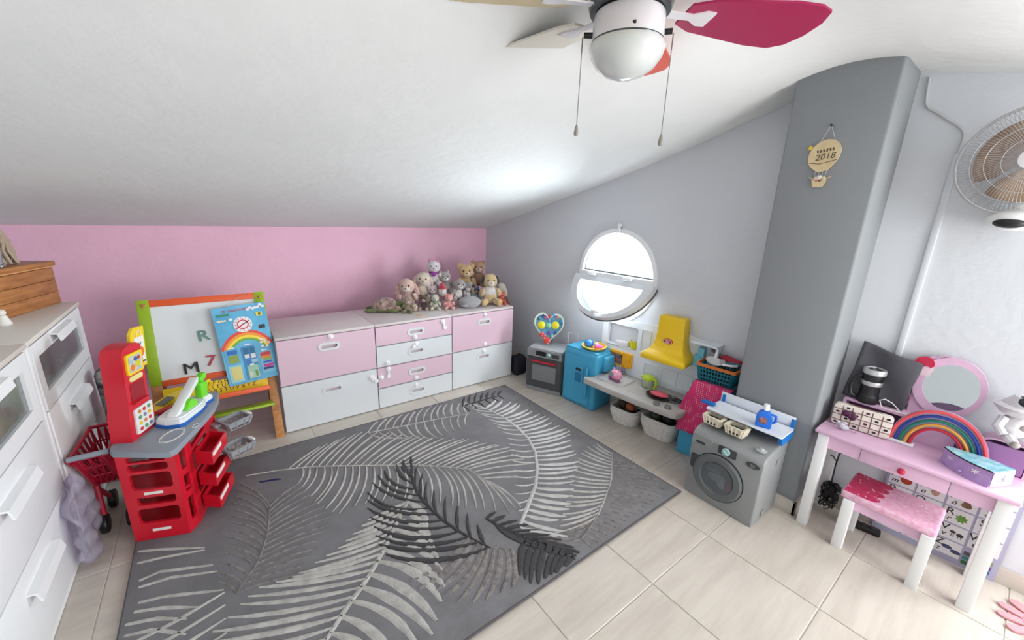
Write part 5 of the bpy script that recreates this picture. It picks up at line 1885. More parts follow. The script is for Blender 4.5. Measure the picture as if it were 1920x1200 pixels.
# rainbow lamp of five bent tubes
rl = thing('rainbow_lamp', 'rainbow shaped lamp of five coloured tubes on the vanity desk', 'lamp', (2.055, -2.565, DT), -90)
cols = [((226, 84, 92), 1.0), ((40, 64, 150), 0.885), ((34, 120, 104), 0.775), ((222, 160, 70), 0.665), ((186, 44, 58), 0.56)]
RX, RZ = 0.136, 0.172
for i, (col, s) in enumerate(cols):
    b = B()
    b.tube([(RX * s * math.cos(R(a)), -0.006, 0.012 + RZ * s * math.sin(R(a)) * (1 if s > 0.9 else 1)) for a in range(0, 181, 6)], 0.0062, 8)
    obj('neon_tube', b, mat('neon_%d' % i, col, 0.3), rl)
b = B()
b.prism([(RX * 1.06 * math.cos(R(a)), 0.012 + RZ * 1.05 * math.sin(R(a))) for a in range(0, 181, 6)] + [(RX * 0.5 * math.cos(R(a)), 0.012 + RZ * 0.5 * math.sin(R(a))) for a in range(180, -1, -6)], -0.002, 0.004, 'xz')
obj('clear_back', b, mat('lamp_back_lilac', (196, 176, 208), 0.3), rl)
for s in (-1, 1):
    b = B()
    b.bb(s * 0.103 - 0.042, s * 0.103 + 0.042, -0.018, 0.014, 0.0, 0.012, bev=0.003)
    obj('foot', b, WHITE, rl)

# checked purse with bow
pu = thing('checked_purse', 'cream and brown checked purse lying on the left of the vanity desk', 'purse', (2.03, -2.325, DT), -84)
pc = mat('purse_cream', (228, 220, 210), 0.6)
pb = mat('purse_brown', (120, 84, 78), 0.6)
pl2 = mat('purse_plum', (76, 26, 62), 0.5)
b = B()
b.prism(rnd(0.205, 0.105, 0.016, 4, 0, 0.055), -0.018, 0.018, 'xz')
bmesh.ops.recalc_face_normals(b.bm, faces=b.bm.faces[:])
bmesh.ops.bevel(b.bm, geom=[e for e in b.bm.edges if abs(e.verts[0].co.y - e.verts[1].co.y) < 1e-5], offset=0.006, segments=2, affect='EDGES', profile=0.5)
bd = obj('body', b, pc, pu)
for i in range(1, 6):
    x = -0.1025 + i * 0.0342
    b = B()
    b.bb(x - 0.0016, x + 0.0016, -0.0192, -0.0175, 0.006, 0.104)
    obj('stripe', b, pb, bd)
for i in range(1, 4):
    z = 0.0025 + i * 0.027
    b = B()
    b.bb(-0.1, 0.1, -0.0192, -0.0175, z - 0.0016, z + 0.0016)
    obj('stripe', b, pb, bd)
for i in range(6):
    for j in range(4):
        if (i + j) % 2 == 0:
            x, z = -0.085 + i * 0.0342, 0.0175 + j * 0.0262
            b = B()
            b.prism([(x - 0.007, z + 0.001), (x - 0.003, z + 0.005), (x, z + 0.003), (x + 0.003, z + 0.005), (x + 0.007, z + 0.001), (x + 0.005, z - 0.005), (x - 0.005, z - 0.005)], -0.0195, -0.0175, 'xz')
            obj('heart_print', b, BLACK if i % 3 else pl2, bd)
b = B()
b.sph((-0.05, -0.024, 0.07), (0.02, 0.008, 0.016), 2)
b.sph((-0.03, -0.024, 0.064), (0.016, 0.008, 0.02), 2)
b.sph((-0.042, -0.028, 0.066), (0.008, 0.008, 0.008), 2)
obj('plum_bow', b, pl2, pu)
b = B()
b.tube([(-0.1, 0.0, 0.1), (-0.03, 0.0, 0.109), (0.04, 0.0, 0.109), (0.1, 0.0, 0.1)], 0.003, 6)
obj('zip', b, pb, pu)
# little grey mouse figurine in front of the purse
t = thing('mouse_figurine', 'tiny pale grey mouse figurine in front of the checked purse', 'figurine', (1.965, -2.285, DT), -70)
mg = mat('mouse_grey', (188, 186, 198), 0.6, bump=0.4, bscale=200)
b = B()
b.sph((0, 0.006, 0.014), (0.02, 0.016, 0.014), 2, 0.03)
obj('body', b, mg, t)
b = B()
b.sph((-0.012, -0.006, 0.026), (0.014, 0.013, 0.013), 2, 0.03)
obj('head', b, mg, t)
for s in (-1, 1):
    b = B()
    b.sph((-0.012 + s * 0.012, -0.004, 0.038), (0.008, 0.003, 0.008), 2)
    obj('ear', b, mg, t)
for s in (-1, 1):
    b = B()
    b.sph((-0.013 + s * 0.005, -0.018, 0.028), 0.002, 1)
    obj('eye', b, BLACK, t)
b = B()
b.tube([(0.018, 0.008, 0.01), (0.035, 0.002, 0.004), (0.045, -0.006, 0.004)], 0.002, 5)
obj('tail', b, mg, t)

# black camping lantern on the riser
t = thing('camping_lantern', 'black camping lantern with a silver lamp head on the pink riser shelf', 'lantern', (2.095, -2.315, 0.6285), -70)
b = B()
b.lathe([(0.031, 0.0), (0.033, 0.004), (0.033, 0.03), (0.03, 0.034), (0.03, 0.07), (0.032, 0.075)], 28)
obj('base', b, BLACK, t)
b = B()
b.lathe([(0.032, 0.075), (0.033, 0.077), (0.033, 0.09), (0.032, 0.092)], 28)
obj('silver_band', b, mat('lantern_silver', (196, 196, 200), 0.3, metal=0.7), t)
b = B()
b.lathe([(0.031, 0.092), (0.033, 0.096), (0.033, 0.118), (0.031, 0.12)], 28)
obj('upper_body', b, BLACK, t)
b = B()
b.lathe([(0.033, 0.119), (0.036, 0.123), (0.036, 0.136), (0.033, 0.141), (0.026, 0.141), (0.024, 0.137), (0.0, 0.137)], 28)
hd_ = obj('lamp_head', b, mat('lantern_head', (190, 192, 194), 0.3, metal=0.4), t)
for k in range(6):
    b = B()
    b.cyl((0.015 * math.cos(k * 1.047), 0.015 * math.sin(k * 1.047), 0.138), 0.006, 0.004, n=10)
    obj('led', b, mat('led_dark', (60, 60, 62), 0.3), hd_)
b = B()
b.tube([(-0.032, 0, 0.11), (-0.052, 0, 0.095), (-0.06, 0, 0.06), (-0.055, 0, 0.025), (-0.034, 0, 0.012)], 0.007, 8)
obj('handle', b, BLACK, t)

t.scale = (1.15, 1.15, 1.15)

# grey tote bag against the wall
b = B()
rows = []
for i in range(15):
    u = i / 14
    row = []
    for j in range(15):
        v = j / 14
        y = -2.235 - 0.205 * u - 0.01 * (v - 0.5)
        z = 0.63 + (0.262 - 0.05 * u) * v
        x = 2.155 - 0.03 * (1 - v) - 0.012 * math.sin(6 * u + 4 * v) - 0.01 * math.sin(math.pi * u) * (1 - v)
        row.append((x, y, z))
    rows.append(row)
b.sheet(rows)
o = obj('tote_bag', b, mat('charcoal_canvas', (84, 83, 90), 0.95, bump=0.3, bscale=350), smooth=80)
m_ = o.modifiers.new('thickness', 'SOLIDIFY')
m_.thickness = 0.02
m_.offset = -1
tag(o, 'charcoal fabric bag leaning on the wall behind the black lantern', 'bag')

# purple jewellery box with a bowed front
jb = thing('jewellery_box', 'small purple jewellery box with a turquoise patterned lid on the vanity desk', 'jewellery box', (2.02, -2.69, DT))
pur = mat('box_purple', (172, 140, 198), 0.45, rgb2=(186, 156, 208), vscale=40)
lil2 = mat('box_lilac', (200, 172, 218), 0.45)


def bez(p, c, q, n=8):
    return [((1 - t) ** 2 * p[0] + 2 * t * (1 - t) * c[0] + t * t * q[0], (1 - t) ** 2 * p[1] + 2 * t * (1 - t) * c[1] + t * t * q[1]) for t in [i / n for i in range(n + 1)]]


fo = bez((2.0, -2.59), (1.922, -2.64), (1.908, -2.722))
foot = fo + [(2.002, -2.77), (2.028, -2.7), (2.02, -2.6)]
b = B()
b.prism(foot, DT, DT + 0.032, 'xy')
lo = obj('lower_drawer', b, pur, jb, True)
b = B()
b.prism([(1.97 + (x - 1.97) * 0.985, -2.68 + (y + 2.68) * 0.985) for x, y in foot], DT + 0.032, DT + 0.062, 'xy')
up = obj('upper_body', b, pur, jb, True)
b = B()
b.prism(foot, DT + 0.062, DT + 0.067, 'xy')
lid = obj('lid', b, mat('lid_turquoise', (176, 216, 226), 0.35, rgb2=(96, 170, 190), vscale=34), jb, True)
b = B()
b.tube([(x, y, DT + 0.0645) for x, y in fo], 0.0028, 6)
obj('lid_edge', b, BLACK, jb, True)
for k, (t_, r_) in enumerate(((0.25, 0.009), (0.75, 0.01))):
    p = fo[int(t_ * 8)]
    b = B()
    for a in range(0, 180, 60):
        b.box((p[0] - 0.001, p[1], DT + 0.042), (0.003, 0.002, 2 * r_), (R(a), 0, 0))
    obj('snowflake_print', b, wpr, jb, True)
b = B()
b.sph((fo[4][0] - 0.003, fo[4][1], DT + 0.017), 0.005, 2)
obj('knob', b, lil2, lo, True)
d_ = Vector((2.002 - 1.908, -2.77 + 2.722)).normalized()
FMx = frame((1.955, -2.746, DT + 0.034), (d_.x, d_.y, 0), (0, 0, 1))
b = B()
b.prism(rnd(0.1, 0.06, 0.004, 2), 0.0005, 0.003, 'xy')
for v in b.bm.verts:
    v.co = FMx @ v.co
sp = obj('side_plate', b, lil2, jb, True)
b = B()
b.prism(ell(0.022, 0.022, 20), 0.003, 0.0042, 'xy')
for v in b.bm.verts:
    v.co = FMx @ v.co
obj('white_medallion', b, wpr, sp, True)
b = B()
for a in range(0, 180, 45):
    b.box((0, 0, 0.0046), (0.034, 0.0028, 0.001), (0, 0, R(a)))
for v in b.bm.verts:
    v.co = FMx @ v.co
obj('medallion_print', b, mat('print_grey', (120, 116, 130), 0.5), sp, True)

# white astronaut-like figurine with a dark dome on the cubby
t = thing('domed_figurine', 'white sitting figurine with a dark glossy dome head on the right of the vanity desk', 'figurine', (2.1, -2.735, 0.641), -55)
fw = mat('figurine_white', (226, 224, 228), 0.3, rgb2=(206, 202, 206), vscale=30)
b = B()
b.sph((0, 0, 0.062), (0.045, 0.04, 0.05), 3)
obj('torso', b, fw, t)
b = B()
b.lathe([(0.03, 0.1), (0.055, 0.112), (0.075, 0.135), (0.078, 0.142), (0.06, 0.15), (0.052, 0.165), (0.04, 0.185), (0.0, 0.19)], 32)
for v in b.bm.verts:
    k_ = (v.co.z - 0.1)
    v.co.y -= k_ * 0.25
hl = obj('helmet', b, fw, t)
b = B()
b.sph((-0.004, -0.034, 0.16), (0.043, 0.035, 0.04), 3)
obj('dark_dome', b, mat('dome_dark', (22, 30, 38), 0.08, coat=0.6), t)
for s in (-1, 1):
    b = B()
    b.tube([(s * 0.04, 0.0, 0.09), (s * 0.06, -0.015, 0.06), (s * 0.05, -0.035, 0.035)], [0.016, 0.015, 0.013], 10)
    obj('arm', b, fw, t)
    b = B()
    b.tube([(s * 0.022, -0.01, 0.025), (s * 0.03, -0.05, 0.018), (s * 0.032, -0.065, 0.014)], [0.018, 0.016, 0.014], 10)
    lg_ = obj('leg', b, fw, t)
    b = B()
    b.sph((s * 0.032, -0.068, 0.014), (0.015, 0.012, 0.014), 2)
    obj('boot', b, mat('figurine_grey', (150, 140, 138), 0.4), lg_)
b = B()
b.sph((0.0, -0.038, 0.07), (0.014, 0.006, 0.012), 2)
obj('chest_badge', b, mat('figurine_grey', (150, 140, 138), 0.4), t)

# white charging cable on the riser
b = B()
b.tube([(2.09, -2.43, 0.632), (2.085, -2.4, 0.66), (2.08, -2.375, 0.67), (2.075, -2.36, 0.66), (2.07, -2.372, 0.632), (2.068, -2.42, 0.633), (2.075, -2.455, 0.632)], 0.0022, 6)
tag(obj('charging_cable', b, WHITE), 'thin white charging cable looped on the pink riser', 'cable')

# ================================================================ ALPHABET POSTER under the desk
po = thing('alphabet_poster', 'lilac alphabet poster board leaning on the wall under the vanity desk', 'poster', (2.178, -2.64, 0.0), -88)
# local x to the right (from the room), z up, y to the wall; leans back 4 degrees
pt = Matrix.Rotation(R(-1.0), 4, 'X')
CARD = mat('card_white', (226, 224, 226), 0.6)
plil = mat('poster_lilac', (170, 168, 192), 0.6)
CWd, RHt = 0.094, 0.076
PW, PH = CWd * 4 + 0.012, RHt * 7 + 0.03


def pz(b, name, m, par):
    for v in b.bm.verts:
        v.co = pt @ v.co
    return obj(name, b, m, par)


b = B()
b.bb(-PW / 2, PW / 2, 0.0, 0.006, 0.0, PH)
pbrd = pz(b, 'board', plil, po)
letters = ['A', 'B', 'C', 'D', 'E', 'F', 'G', 'H', 'I', 'J', 'K', 'L', 'M', 'N', 'Ñ', 'O', 'P', 'Q', 'R', 'S', 'T', 'U', 'V', 'W', 'X', 'Y', 'Z']
pics = {'M': (196, 70, 44), 'N': (190, 150, 130), 'Ñ': (130, 92, 66), 'R': (110, 160, 60), 'V': (60, 60, 64), 'Z': (70, 80, 120), 'O': (200, 190, 180), 'S': (210, 120, 60), 'W': (120, 110, 120), 'X': (110, 110, 120), 'Y': (200, 110, 90), 'Q': (220, 200, 120), 'P': (90, 140, 190), 'T': (150, 110, 80), 'U': (120, 70, 150)}
for i, ch in enumerate(letters):
    r_, c_ = divmod(i, 4)
    x0 = -PW / 2 + 0.008 + c_ * CWd
    z1 = PH - 0.008 - r_ * RHt
    if z1 < 0.05:
        continue
    b = B()
    b.bb(x0, x0 + CWd - 0.008, -0.0016, 0.0005, z1 - RHt + 0.007, z1)
    cd = pz(b, 'card', CARD, po)
    FMx = pt @ frame((x0 + 0.02, -0.0022, z1 - 0.018), (1, 0, 0), (0, 0, 1))
    text('capital', ch, 0.042, FMx, BLACK, cd, sx=1.1)
    FMx = pt @ frame((x0 + 0.02, -0.0022, z1 - 0.05), (1, 0, 0), (0, 0, 1))
    text('small_letter', ch.lower(), 0.03, FMx, BLACK, cd, shear=0.3)
    if ch in pics:
        b = B()
        cx, cz_ = x0 + 0.056, z1 - 0.036
        if ch == 'R':
            out = []
            for k in range(16):
                rr = 0.02 if k % 2 else 0.013
                out.append((cx + rr * math.cos(k * math.pi / 8), cz_ + rr * math.sin(k * math.pi / 8)))
        elif ch == 'M':
            out = ell(0.019, 0.017, 20, cx, cz_)
        elif ch == 'Ñ':
            out = [(cx - 0.016, cz_ + 0.022), (cx + 0.016, cz_ + 0.022), (cx + 0.007, cz_ + 0.01), (cx + 0.016, cz_ - 0.012), (cx + 0.01, cz_ - 0.02), (cx - 0.01, cz_ - 0.02), (cx - 0.016, cz_ - 0.012), (cx - 0.007, cz_ + 0.01)]
        elif ch == 'Z':
            out = ell(0.016, 0.009, 14, cx - 0.012, cz_ + 0.004)
            b.prism(ell(0.016, 0.009, 14, cx + 0.016, cz_ - 0.006), -0.0026, -0.0012, 'xz')
        elif ch == 'V':
            out = ell(0.011, 0.008, 12, cx + 0.012, cz_)
            b.prism(ell(0.009, 0.006, 12, cx - 0.01, cz_ + 0.006), -0.0026, -0.0012, 'xz')
            for q in (-0.012, -0.006, 0.008, 0.016):
                b.bb(cx + q - 0.001, cx + q + 0.001, -0.0026, -0.0012, cz_ - 0.016, cz_)
        else:
            out = ell(0.013, 0.018, 14, cx, cz_)
        b.prism(out, -0.0026, -0.0012, 'xz')
        pz(b, 'picture', mat('pict_' + str(i), pics[ch], 0.6, rgb2=tuple(int(v * 0.75) for v in pics[ch]), vscale=90), cd)
pal = [(60, 110, 60), (40, 40, 44), (190, 110, 70), (70, 110, 160), (60, 130, 130), (200, 180, 80), (150, 60, 70), (110, 80, 140), (90, 90, 96), (196, 120, 150), (70, 70, 110), (120, 150, 90)]
for i, col in enumerate(pal):
    r_, c_ = divmod(i, 4)
    b = B()
    x0 = -PW / 2 + 0.008 + 3 * CWd
    b.bb(x0 + c_ * 0.021, x0 + c_ * 0.021 + 0.018, -0.0016, 0.0005, 0.02 + r_ * 0.022, 0.037 + r_ * 0.022)
    pz(b, 'colour_swatch', mat('sw_%d' % i, col, 0.6), po)

# ================================================================ CABLES by the wall
b = B()
random.seed(21)
for k in range(5):
    pts = []
    for i in range(26):
        pts.append((2.11 + 0.03 * math.sin(i * 0.9 + k * 2) + random.uniform(-0.01, 0.01), -2.275 + 0.028 * math.cos(i * 1.1 + k) + random.uniform(-0.012, 0.012), max(0.005, 0.02 + 0.13 * abs(math.sin(i * 0.33 + k)) + random.uniform(-0.01, 0.01))))
    b.tube(pts, 0.003, 5)
o = obj('cable_tangle', b, BLACK)
tag(o, 'tangle of black cables on the floor under the left end of the vanity desk', 'cables')
o['kind'] = 'stuff'
b = B()
b.tube([(2.12, -2.27, 0.15), (2.13, -2.265, 0.25), (2.12, -2.27, 0.32), (2.14, -2.3, 0.36), (2.165, -2.33, 0.4), (2.18, -2.33, 0.46)], 0.0032, 6)
b.tube([(2.13, -2.266, 0.27), (2.11, -2.25, 0.3), (2.09, -2.245, 0.31)], 0.0028, 6)
tag(obj('power_cable', b, BLACK), 'single black cable rising from the tangle behind the desk leg', 'cable')
t = thing('power_strip', 'black power strip on the floor behind the stool', 'power strip', (2.1, -2.43, 0.0), -80)
b = B()
b.bb(-0.06, 0.06, -0.018, 0.018, 0.0, 0.03, bev=0.006)
obj('body', b, BLACK, t)
for k in range(3):
    b = B()
    b.cyl((-0.036 + k * 0.036, 0, 0.0305), 0.013, 0.003, n=18)
    obj('socket', b, mat('socket_grey', (60, 60, 64), 0.5), t)
b = B()
ptsw = [(-2.216, 2.0), (-2.222, 1.92), (-2.232, 1.885), (-2.271, 1.86), (-2.31, 1.825), (-2.345, 1.8), (-2.362, 1.77), (-2.362, 1.735), (-2.355, 1.69)]
for _ in range(2):
    ptsw = [ptsw[0]] + [q for a, c in zip(ptsw, ptsw[1:]) for q in ((a[0] * .75 + c[0] * .25, a[1] * .75 + c[1] * .25), (a[0] * .25 + c[0] * .75, a[1] * .25 + c[1] * .75))] + [ptsw[-1]]
b.tube([(wx(y) - 0.005, y, z) for y, z in ptsw], 0.0045, 8)
tag(obj('painted_cord', b, mat('painted_cord', (196, 196, 198), 0.6)), 'painted cord curving down the right wall beside the grey pillar', 'cord')
b = B()
b.bb(wx(-2.36) - 0.012, wx(-2.36) + 0.004, -2.372, -2.35, 0.45, 1.7, bev=0.003)
o = struct(obj('trim_1', b, plaster_w))

# ================================================================ WALL FAN
wf = thing('wall_fan', 'round white wall fan with wire cage at the right edge', 'fan', (wx(-2.56), -2.56, 1.65), -90)
# local: x right, y to the wall (negative towards room), z up ; cage centre in front of the wall
FC = Vector((0, -0.125, 0))
wire = mat('fan_wire', (186, 186, 188), 0.3, metal=0.3)
FR_ = 0.182
tf = Matrix.Translation(FC) @ Matrix.Rotation(R(0), 4, 'Z')


def fo_(name, b, m, par=None):
    for v in b.bm.verts:
        v.co = tf @ v.co
    return obj(name, b, m, par or wf)


b = B()
b.tube([(FR_ * math.cos(a), 0, FR_ * math.sin(a)) for a in [i * math.pi / 32 for i in range(64)]], 0.0055, 8, closed=True)
fo_('cage_ring', b, wire)
b = B()
for side, dep in ((-1, 0.05), (1, 0.05)):
    for k in range(96):
        a = k * 2 * math.pi / 96
        tw = 0.18 * side
        pts = []
        for i in range(6):
            r = 0.03 + (FR_ - 0.03) * i / 5
            aa = a + tw * (1 - r / FR_)
            pts.append((r * math.cos(aa), side * dep * math.sqrt(max(0, 1 - (r / FR_) ** 2)), r * math.sin(aa)))
        b.tube(pts, 0.0009, 3, caps=False)
    for r in (0.07, 0.11, 0.145):
        y = side * dep * math.sqrt(1 - (r / FR_) ** 2)
        b.tube([(r * math.cos(a), y, r * math.sin(a)) for a in [i * math.pi / 24 for i in range(48)]], 0.0012, 4, closed=True)
cw = fo_('cage_wires', b, wire)
cw['kind'] = 'stuff'
b = B()
b.cyl((0, -0.052, 0), 0.034, 0.01, 'y', n=28, bev=0.003)
fo_('cage_badge', b, WHITE)
bl = mat('fan_blade_beige', (176, 152, 128), 0.5, rgb2=(150, 122, 98), vscale=20)
for k in range(3):
    b = B()
    rows = []
    for i in range(8):
        r = 0.025 + 0.115 * i / 7
        row = []
        for j in range(9):
            f = j / 8 - 0.5
            a = R(k * 120 + 40) + f * R(112 - 20 * abs(i - 4) / 4)
            row.append((r * math.cos(a), 0.022 * f * 2 * 0.8, r * math.sin(a)))
        rows.append(row)
    b.sheet(rows)
    bo = fo_('blade', b, bl)
    m_ = bo.modifiers.new('thickness', 'SOLIDIFY')
    m_.thickness = 0.003
b = B()
b.cyl((0, 0.0, 0), 0.03, 0.05, 'y', n=24, bev=0.006)
fo_('hub', b, bl)
b = B()
b.cyl((0, 0.075, 0), 0.055, 0.06, 'y', r2=0.04, n=28, bev=0.008)
fo_('motor_housing', b, WHITE)
b = B()
b.box((0, 0.085, -0.1), (0.05, 0.045, 0.2), bev=0.012, seg=3)
fo_('wall_bracket', b, WHITE)
b = B()
b.sph((0.0, 0.04, -0.2), (0.07, 0.075, 0.04), 3)
cb_ = fo_('control_base', b, WHITE)
b = B()
b.sph((-0.004, -0.016, -0.212), (0.042, 0.028, 0.018), 3)
fo_('control_panel', b, BLACK)

# ================================================================ BALLOON PLAQUE on the pillar
ply = mat('plywood', (222, 204, 164), 0.6, rgb2=(208, 186, 142), vscale=12, stretch=(2, 9, 2))
bp = thing('balloon_plaque', 'wooden hot air balloon plaque dated 2018 hanging on the grey pillar', 'plaque', (1.93, -1.993, 1.69), -90)
b = B()
out = [(0.058 * math.cos(R(a)), 0.012 + (0.06 if math.sin(R(a)) > 0 else 0.066) * math.sin(R(a))) for a in range(-40, 221, 10)] + [(-0.018, -0.058), (0.018, -0.058)]
tl = math.cos(R(12)), math.sin(R(12))
b.prism([(x * tl[0] - z * tl[1] * 0.4, z * tl[0] + x * tl[1]) for x, z in out], -0.008, -0.003, 'xz')
ba = obj('balloon', b, ply, bp)
text('date', '2018', 0.036, frame((0.003, -0.0088, 0.002), (0.97, 0, 0.12), (-0.12, 0, 0.97)), mat('burnt_print', (96, 84, 60), 0.7), ba, shear=0.25)
b = B()
for k in range(6):
    b.box((-0.026 + k * 0.011, -0.0083, 0.024 + k * 0.0015), (0.006, 0.0012, 0.012), (0, R(-15 + 20 * (k % 2)), 0))
obj('engraved_name', b, mat('burnt_print', (96, 84, 60), 0.7), ba)
b = B()
b.tube([(-0.05, -0.0085, -0.02), (-0.01, -0.0085, -0.026), (0.048, -0.0085, -0.012)], 0.0012, 5)
obj('engraved_line', b, mat('burnt_print', (96, 84, 60), 0.7), ba)
b = B()
b.prism([(-0.02, -0.122), (0.016, -0.122), (0.027, -0.092), (-0.027, -0.092)], -0.009, -0.003, 'xz')
bk_ = obj('basket', b, ply, bp)
for x, z, r, col in ((-0.014, -0.086, 0.009, (214, 190, 170)), (0.0, -0.082, 0.01, (230, 226, 218)), (0.015, -0.086, 0.009, (206, 196, 150)), (0.004, -0.094, 0.006, (120, 90, 70)), (-0.008, -0.094, 0.005, (200, 120, 110))):
    b = B()
    b.sph((x, -0.009, z), (r, 0.004, r), 2)
    obj('animal_head', b, mat('an_%d_%d' % col[:2], col, 0.6), bk_)
for s in (-1, 1):
    b = B()
    b.prism([(s * 0.022, -0.09), (s * 0.04, -0.082), (s * 0.042, -0.078), (s * 0.026, -0.084)], -0.008, -0.004, 'xz')
    obj('little_arm', b, ply, bk_)
b = B()
b.prism([(-0.056 + (0.011 if k % 2 == 0 else 0.005) * math.cos(R(90 + k * 36)), 0.042 + (0.011 if k % 2 == 0 else 0.005) * math.sin(R(90 + k * 36))) for k in range(10)], -0.011, -0.006, 'xz')
obj('yellow_star', b, yel, bp)
strm = mat('white_string', (214, 214, 210), 0.8)
for pts in ([(-0.03, -0.006, 0.05), (0.002, -0.01, 0.125)], [(0.03, -0.006, 0.058), (0.004, -0.01, 0.125)], [(-0.02, -0.006, -0.05), (-0.02, -0.006, -0.09)], [(0.02, -0.006, -0.05), (0.018, -0.006, -0.09)], [(-0.006, -0.006, -0.055), (-0.007, -0.006, -0.09)], [(0.007, -0.006, -0.055), (0.006, -0.006, -0.09)]):
    b = B()
    b.tube(pts, 0.0008, 5)
    obj('string', b, strm, bp)
b = B()
b.cyl((0.003, -0.008, 0.126), 0.0045, 0.016, 'y', n=10)
obj('nail', b, BLACK, bp)

# ================================================================ CEILING FAN
cf = thing('ceiling_fan', 'white ceiling fan with a frosted bowl lamp and coloured blades under the ridge', 'ceiling fan', (0.695, -1.885, 2.05))
fm = mat('fan_white_gloss', (226, 222, 226), 0.18, coat=0.5)
chrome = mat('fan_dark_chrome', (90, 96, 98), 0.2, metal=0.8)


def cfo(name, b, m, par=None, smooth=40):
    return obj(name, b, m, par or cf, smooth=smooth)


b = B()
b.lathe([(0.0, -0.2885), (0.02, -0.286), (0.05, -0.276), (0.076, -0.257), (0.091, -0.235), (0.097, -0.216), (0.094, -0.207), (0.088, -0.204), (0.0, -0.204)], 48)
cfo('glass_bowl', b, mat('opal_glass', (212, 216, 214), 0.12, coat=0.6))
b = B()
b.lathe([(0.09, -0.205), (0.091, -0.2), (0.089, -0.145), (0.086, -0.14), (0.0, -0.14)], 48)
dr_ = cfo('lamp_drum', b, fm)
b = B()
b.lathe([(0.0915, -0.208), (0.093, -0.205), (0.0915, -0.202)], 48, cap=False)
cfo('drum_seam', b, chrome, dr_)
b = B()
b.cyl((-0.06, -0.067, -0.19), 0.004, 0.006, 'y', n=10)
cfo('drum_screw', b, BLACK, dr_)
b = B()
b.lathe([(0.06, -0.14), (0.1, -0.135), (0.105, -0.12), (0.1, -0.1), (0.07, -0.09)], 40)
cfo('motor_collar', b, chrome)
b = B()
b.lathe([(0.1, -0.115), (0.115, -0.1), (0.118, -0.06), (0.1, -0.035), (0.07, -0.015), (0.07, 0.03)], 40)
cfo('motor_housing', b, fm)
bcols = [((160, 20, 76), -27), ((226, 84, 56), 33), ((226, 220, 206), 93), ((214, 198, 160), 153), ((236, 196, 60), 213), ((160, 20, 76), 273)]
for i, (col, ang) in enumerate(bcols):
    b = B()
    out = [(0.15, -0.04), (0.2, -0.065), (0.4, -0.1), (0.47, -0.1), (0.51, -0.085), (0.53, -0.04), (0.532, 0.02), (0.515, 0.07), (0.48, 0.095), (0.4, 0.095), (0.2, 0.065), (0.15, 0.04)]
    b.prism(out, -0.003, 0.003, 'xy')
    Mx = Matrix.Rotation(R(ang), 4, 'Z') @ Matrix.Translation((0, 0, -0.122)) @ Matrix.Rotation(R(-7), 4, 'X')
    for v in b.bm.verts:
        v.co = Mx @ v.co
    bo = cfo('blade', b, mat('fan_blade_%d' % i, col, 0.4))
    bo['label'] = ['magenta', 'orange red', 'cream', 'beige', 'yellow', 'magenta'][i] + ' fan blade'
    b = B()
    b.prism([(0.09, -0.014), (0.17, -0.012), (0.2, -0.03), (0.225, -0.028), (0.225, 0.028), (0.2, 0.03), (0.17, 0.012), (0.09, 0.014)], -0.007, -0.003, 'xy')
    for v in b.bm.verts:
        v.co = Mx @ v.co
    cfo('blade_iron', b, fm, bo)
for (dx, dy, zb, zt) in ((-0.086, 0.076, -0.425, -0.185), (0.062, -0.092, -0.45, -0.185)):
    b = B()
    b.cyl((dx * 0.88, dy * 0.88, zt), 0.007, 0.022, rot=(R(90), 0, math.atan2(dy, dx) + R(90)), n=10)
    sw_ = cfo('pull_switch', b, BLACK)
    b = B()
    n = 60
    b.tube([(dx, dy, zt - 0.005), (dx, dy, zt - 0.04)], 0.0016, 6)
    for k in range(n):
        z = zt - 0.04 - (zt - 0.04 - zb - 0.022) * k / n
        b.sph((dx, dy, z), 0.0015, 1)
    b.tube([(dx, dy, zt - 0.04), (dx, dy, zb + 0.02)], 0.0006, 4)
    pc_ = cfo('pull_chain', b, mat('chain_metal', (130, 126, 122), 0.3, metal=0.8))
    b = B()
    b.lathe([(0.0015, 0.028), (0.004, 0.022), (0.0065, 0.008), (0.0062, 0.002), (0.003, -0.001), (0.0, -0.001)], 14, (dx, dy, zb))
    cfo('pull_bob', b, mat('bob_grey', (150, 144, 138), 0.4), pc_)

# ================================================================ ON THE FAR DRESSER
wood = mat('chest_pine', (182, 122, 66), 0.5, rgb2=(150, 92, 44), vscale=4, stretch=(2, 2, 16), coat=0.2)
wood_l = mat('chest_pine_light', (206, 150, 90), 0.5)
ang = math.degrees(math.atan2(-0.95, -0.3))
wc = thing('wooden_chest', 'pine wooden chest standing on the far white dresser', 'wooden chest', (-0.86, 0.2, 0.9165), ang)
# local: x along the front away from the corner, y: positive side
side = 1 if (Matrix.Rotation(R(ang), 3, 'Z') @ Vector((0, 1, 0))).x < 0 else -1
LX, DY, HH = 0.4, 0.2, 0.2
for k in range(3):
    b = B()
    z0, z1 = k * 0.058, k * 0.058 + 0.0565
    b.bb(0, LX, 0, side * 0.014, z0, z1, bev=0.001)
    obj('front_plank', b, wood, wc)
for x in (0.0, LX - 0.014):
    b = B()
    b.bb(x, x + 0.014, side * 0.014, side * DY, 0, 0.174)
    obj('end_panel', b, wood, wc)
b = B()
b.bb(0, LX, side * (DY - 0.014), side * DY, 0, 0.174)
obj('back_panel', b, wood, wc)
b = B()
b.bb(-0.006, LX + 0.006, -side * 0.006, side * (DY + 0.004), 0.176, 0.182)
obj('lid_strip', b, wood_l, wc)
b = B()
b.bb(-0.01, LX + 0.01, -side * 0.01, side * (DY + 0.004), 0.182, HH + 0.004, bev=0.003)
obj('lid', b, wood, wc)
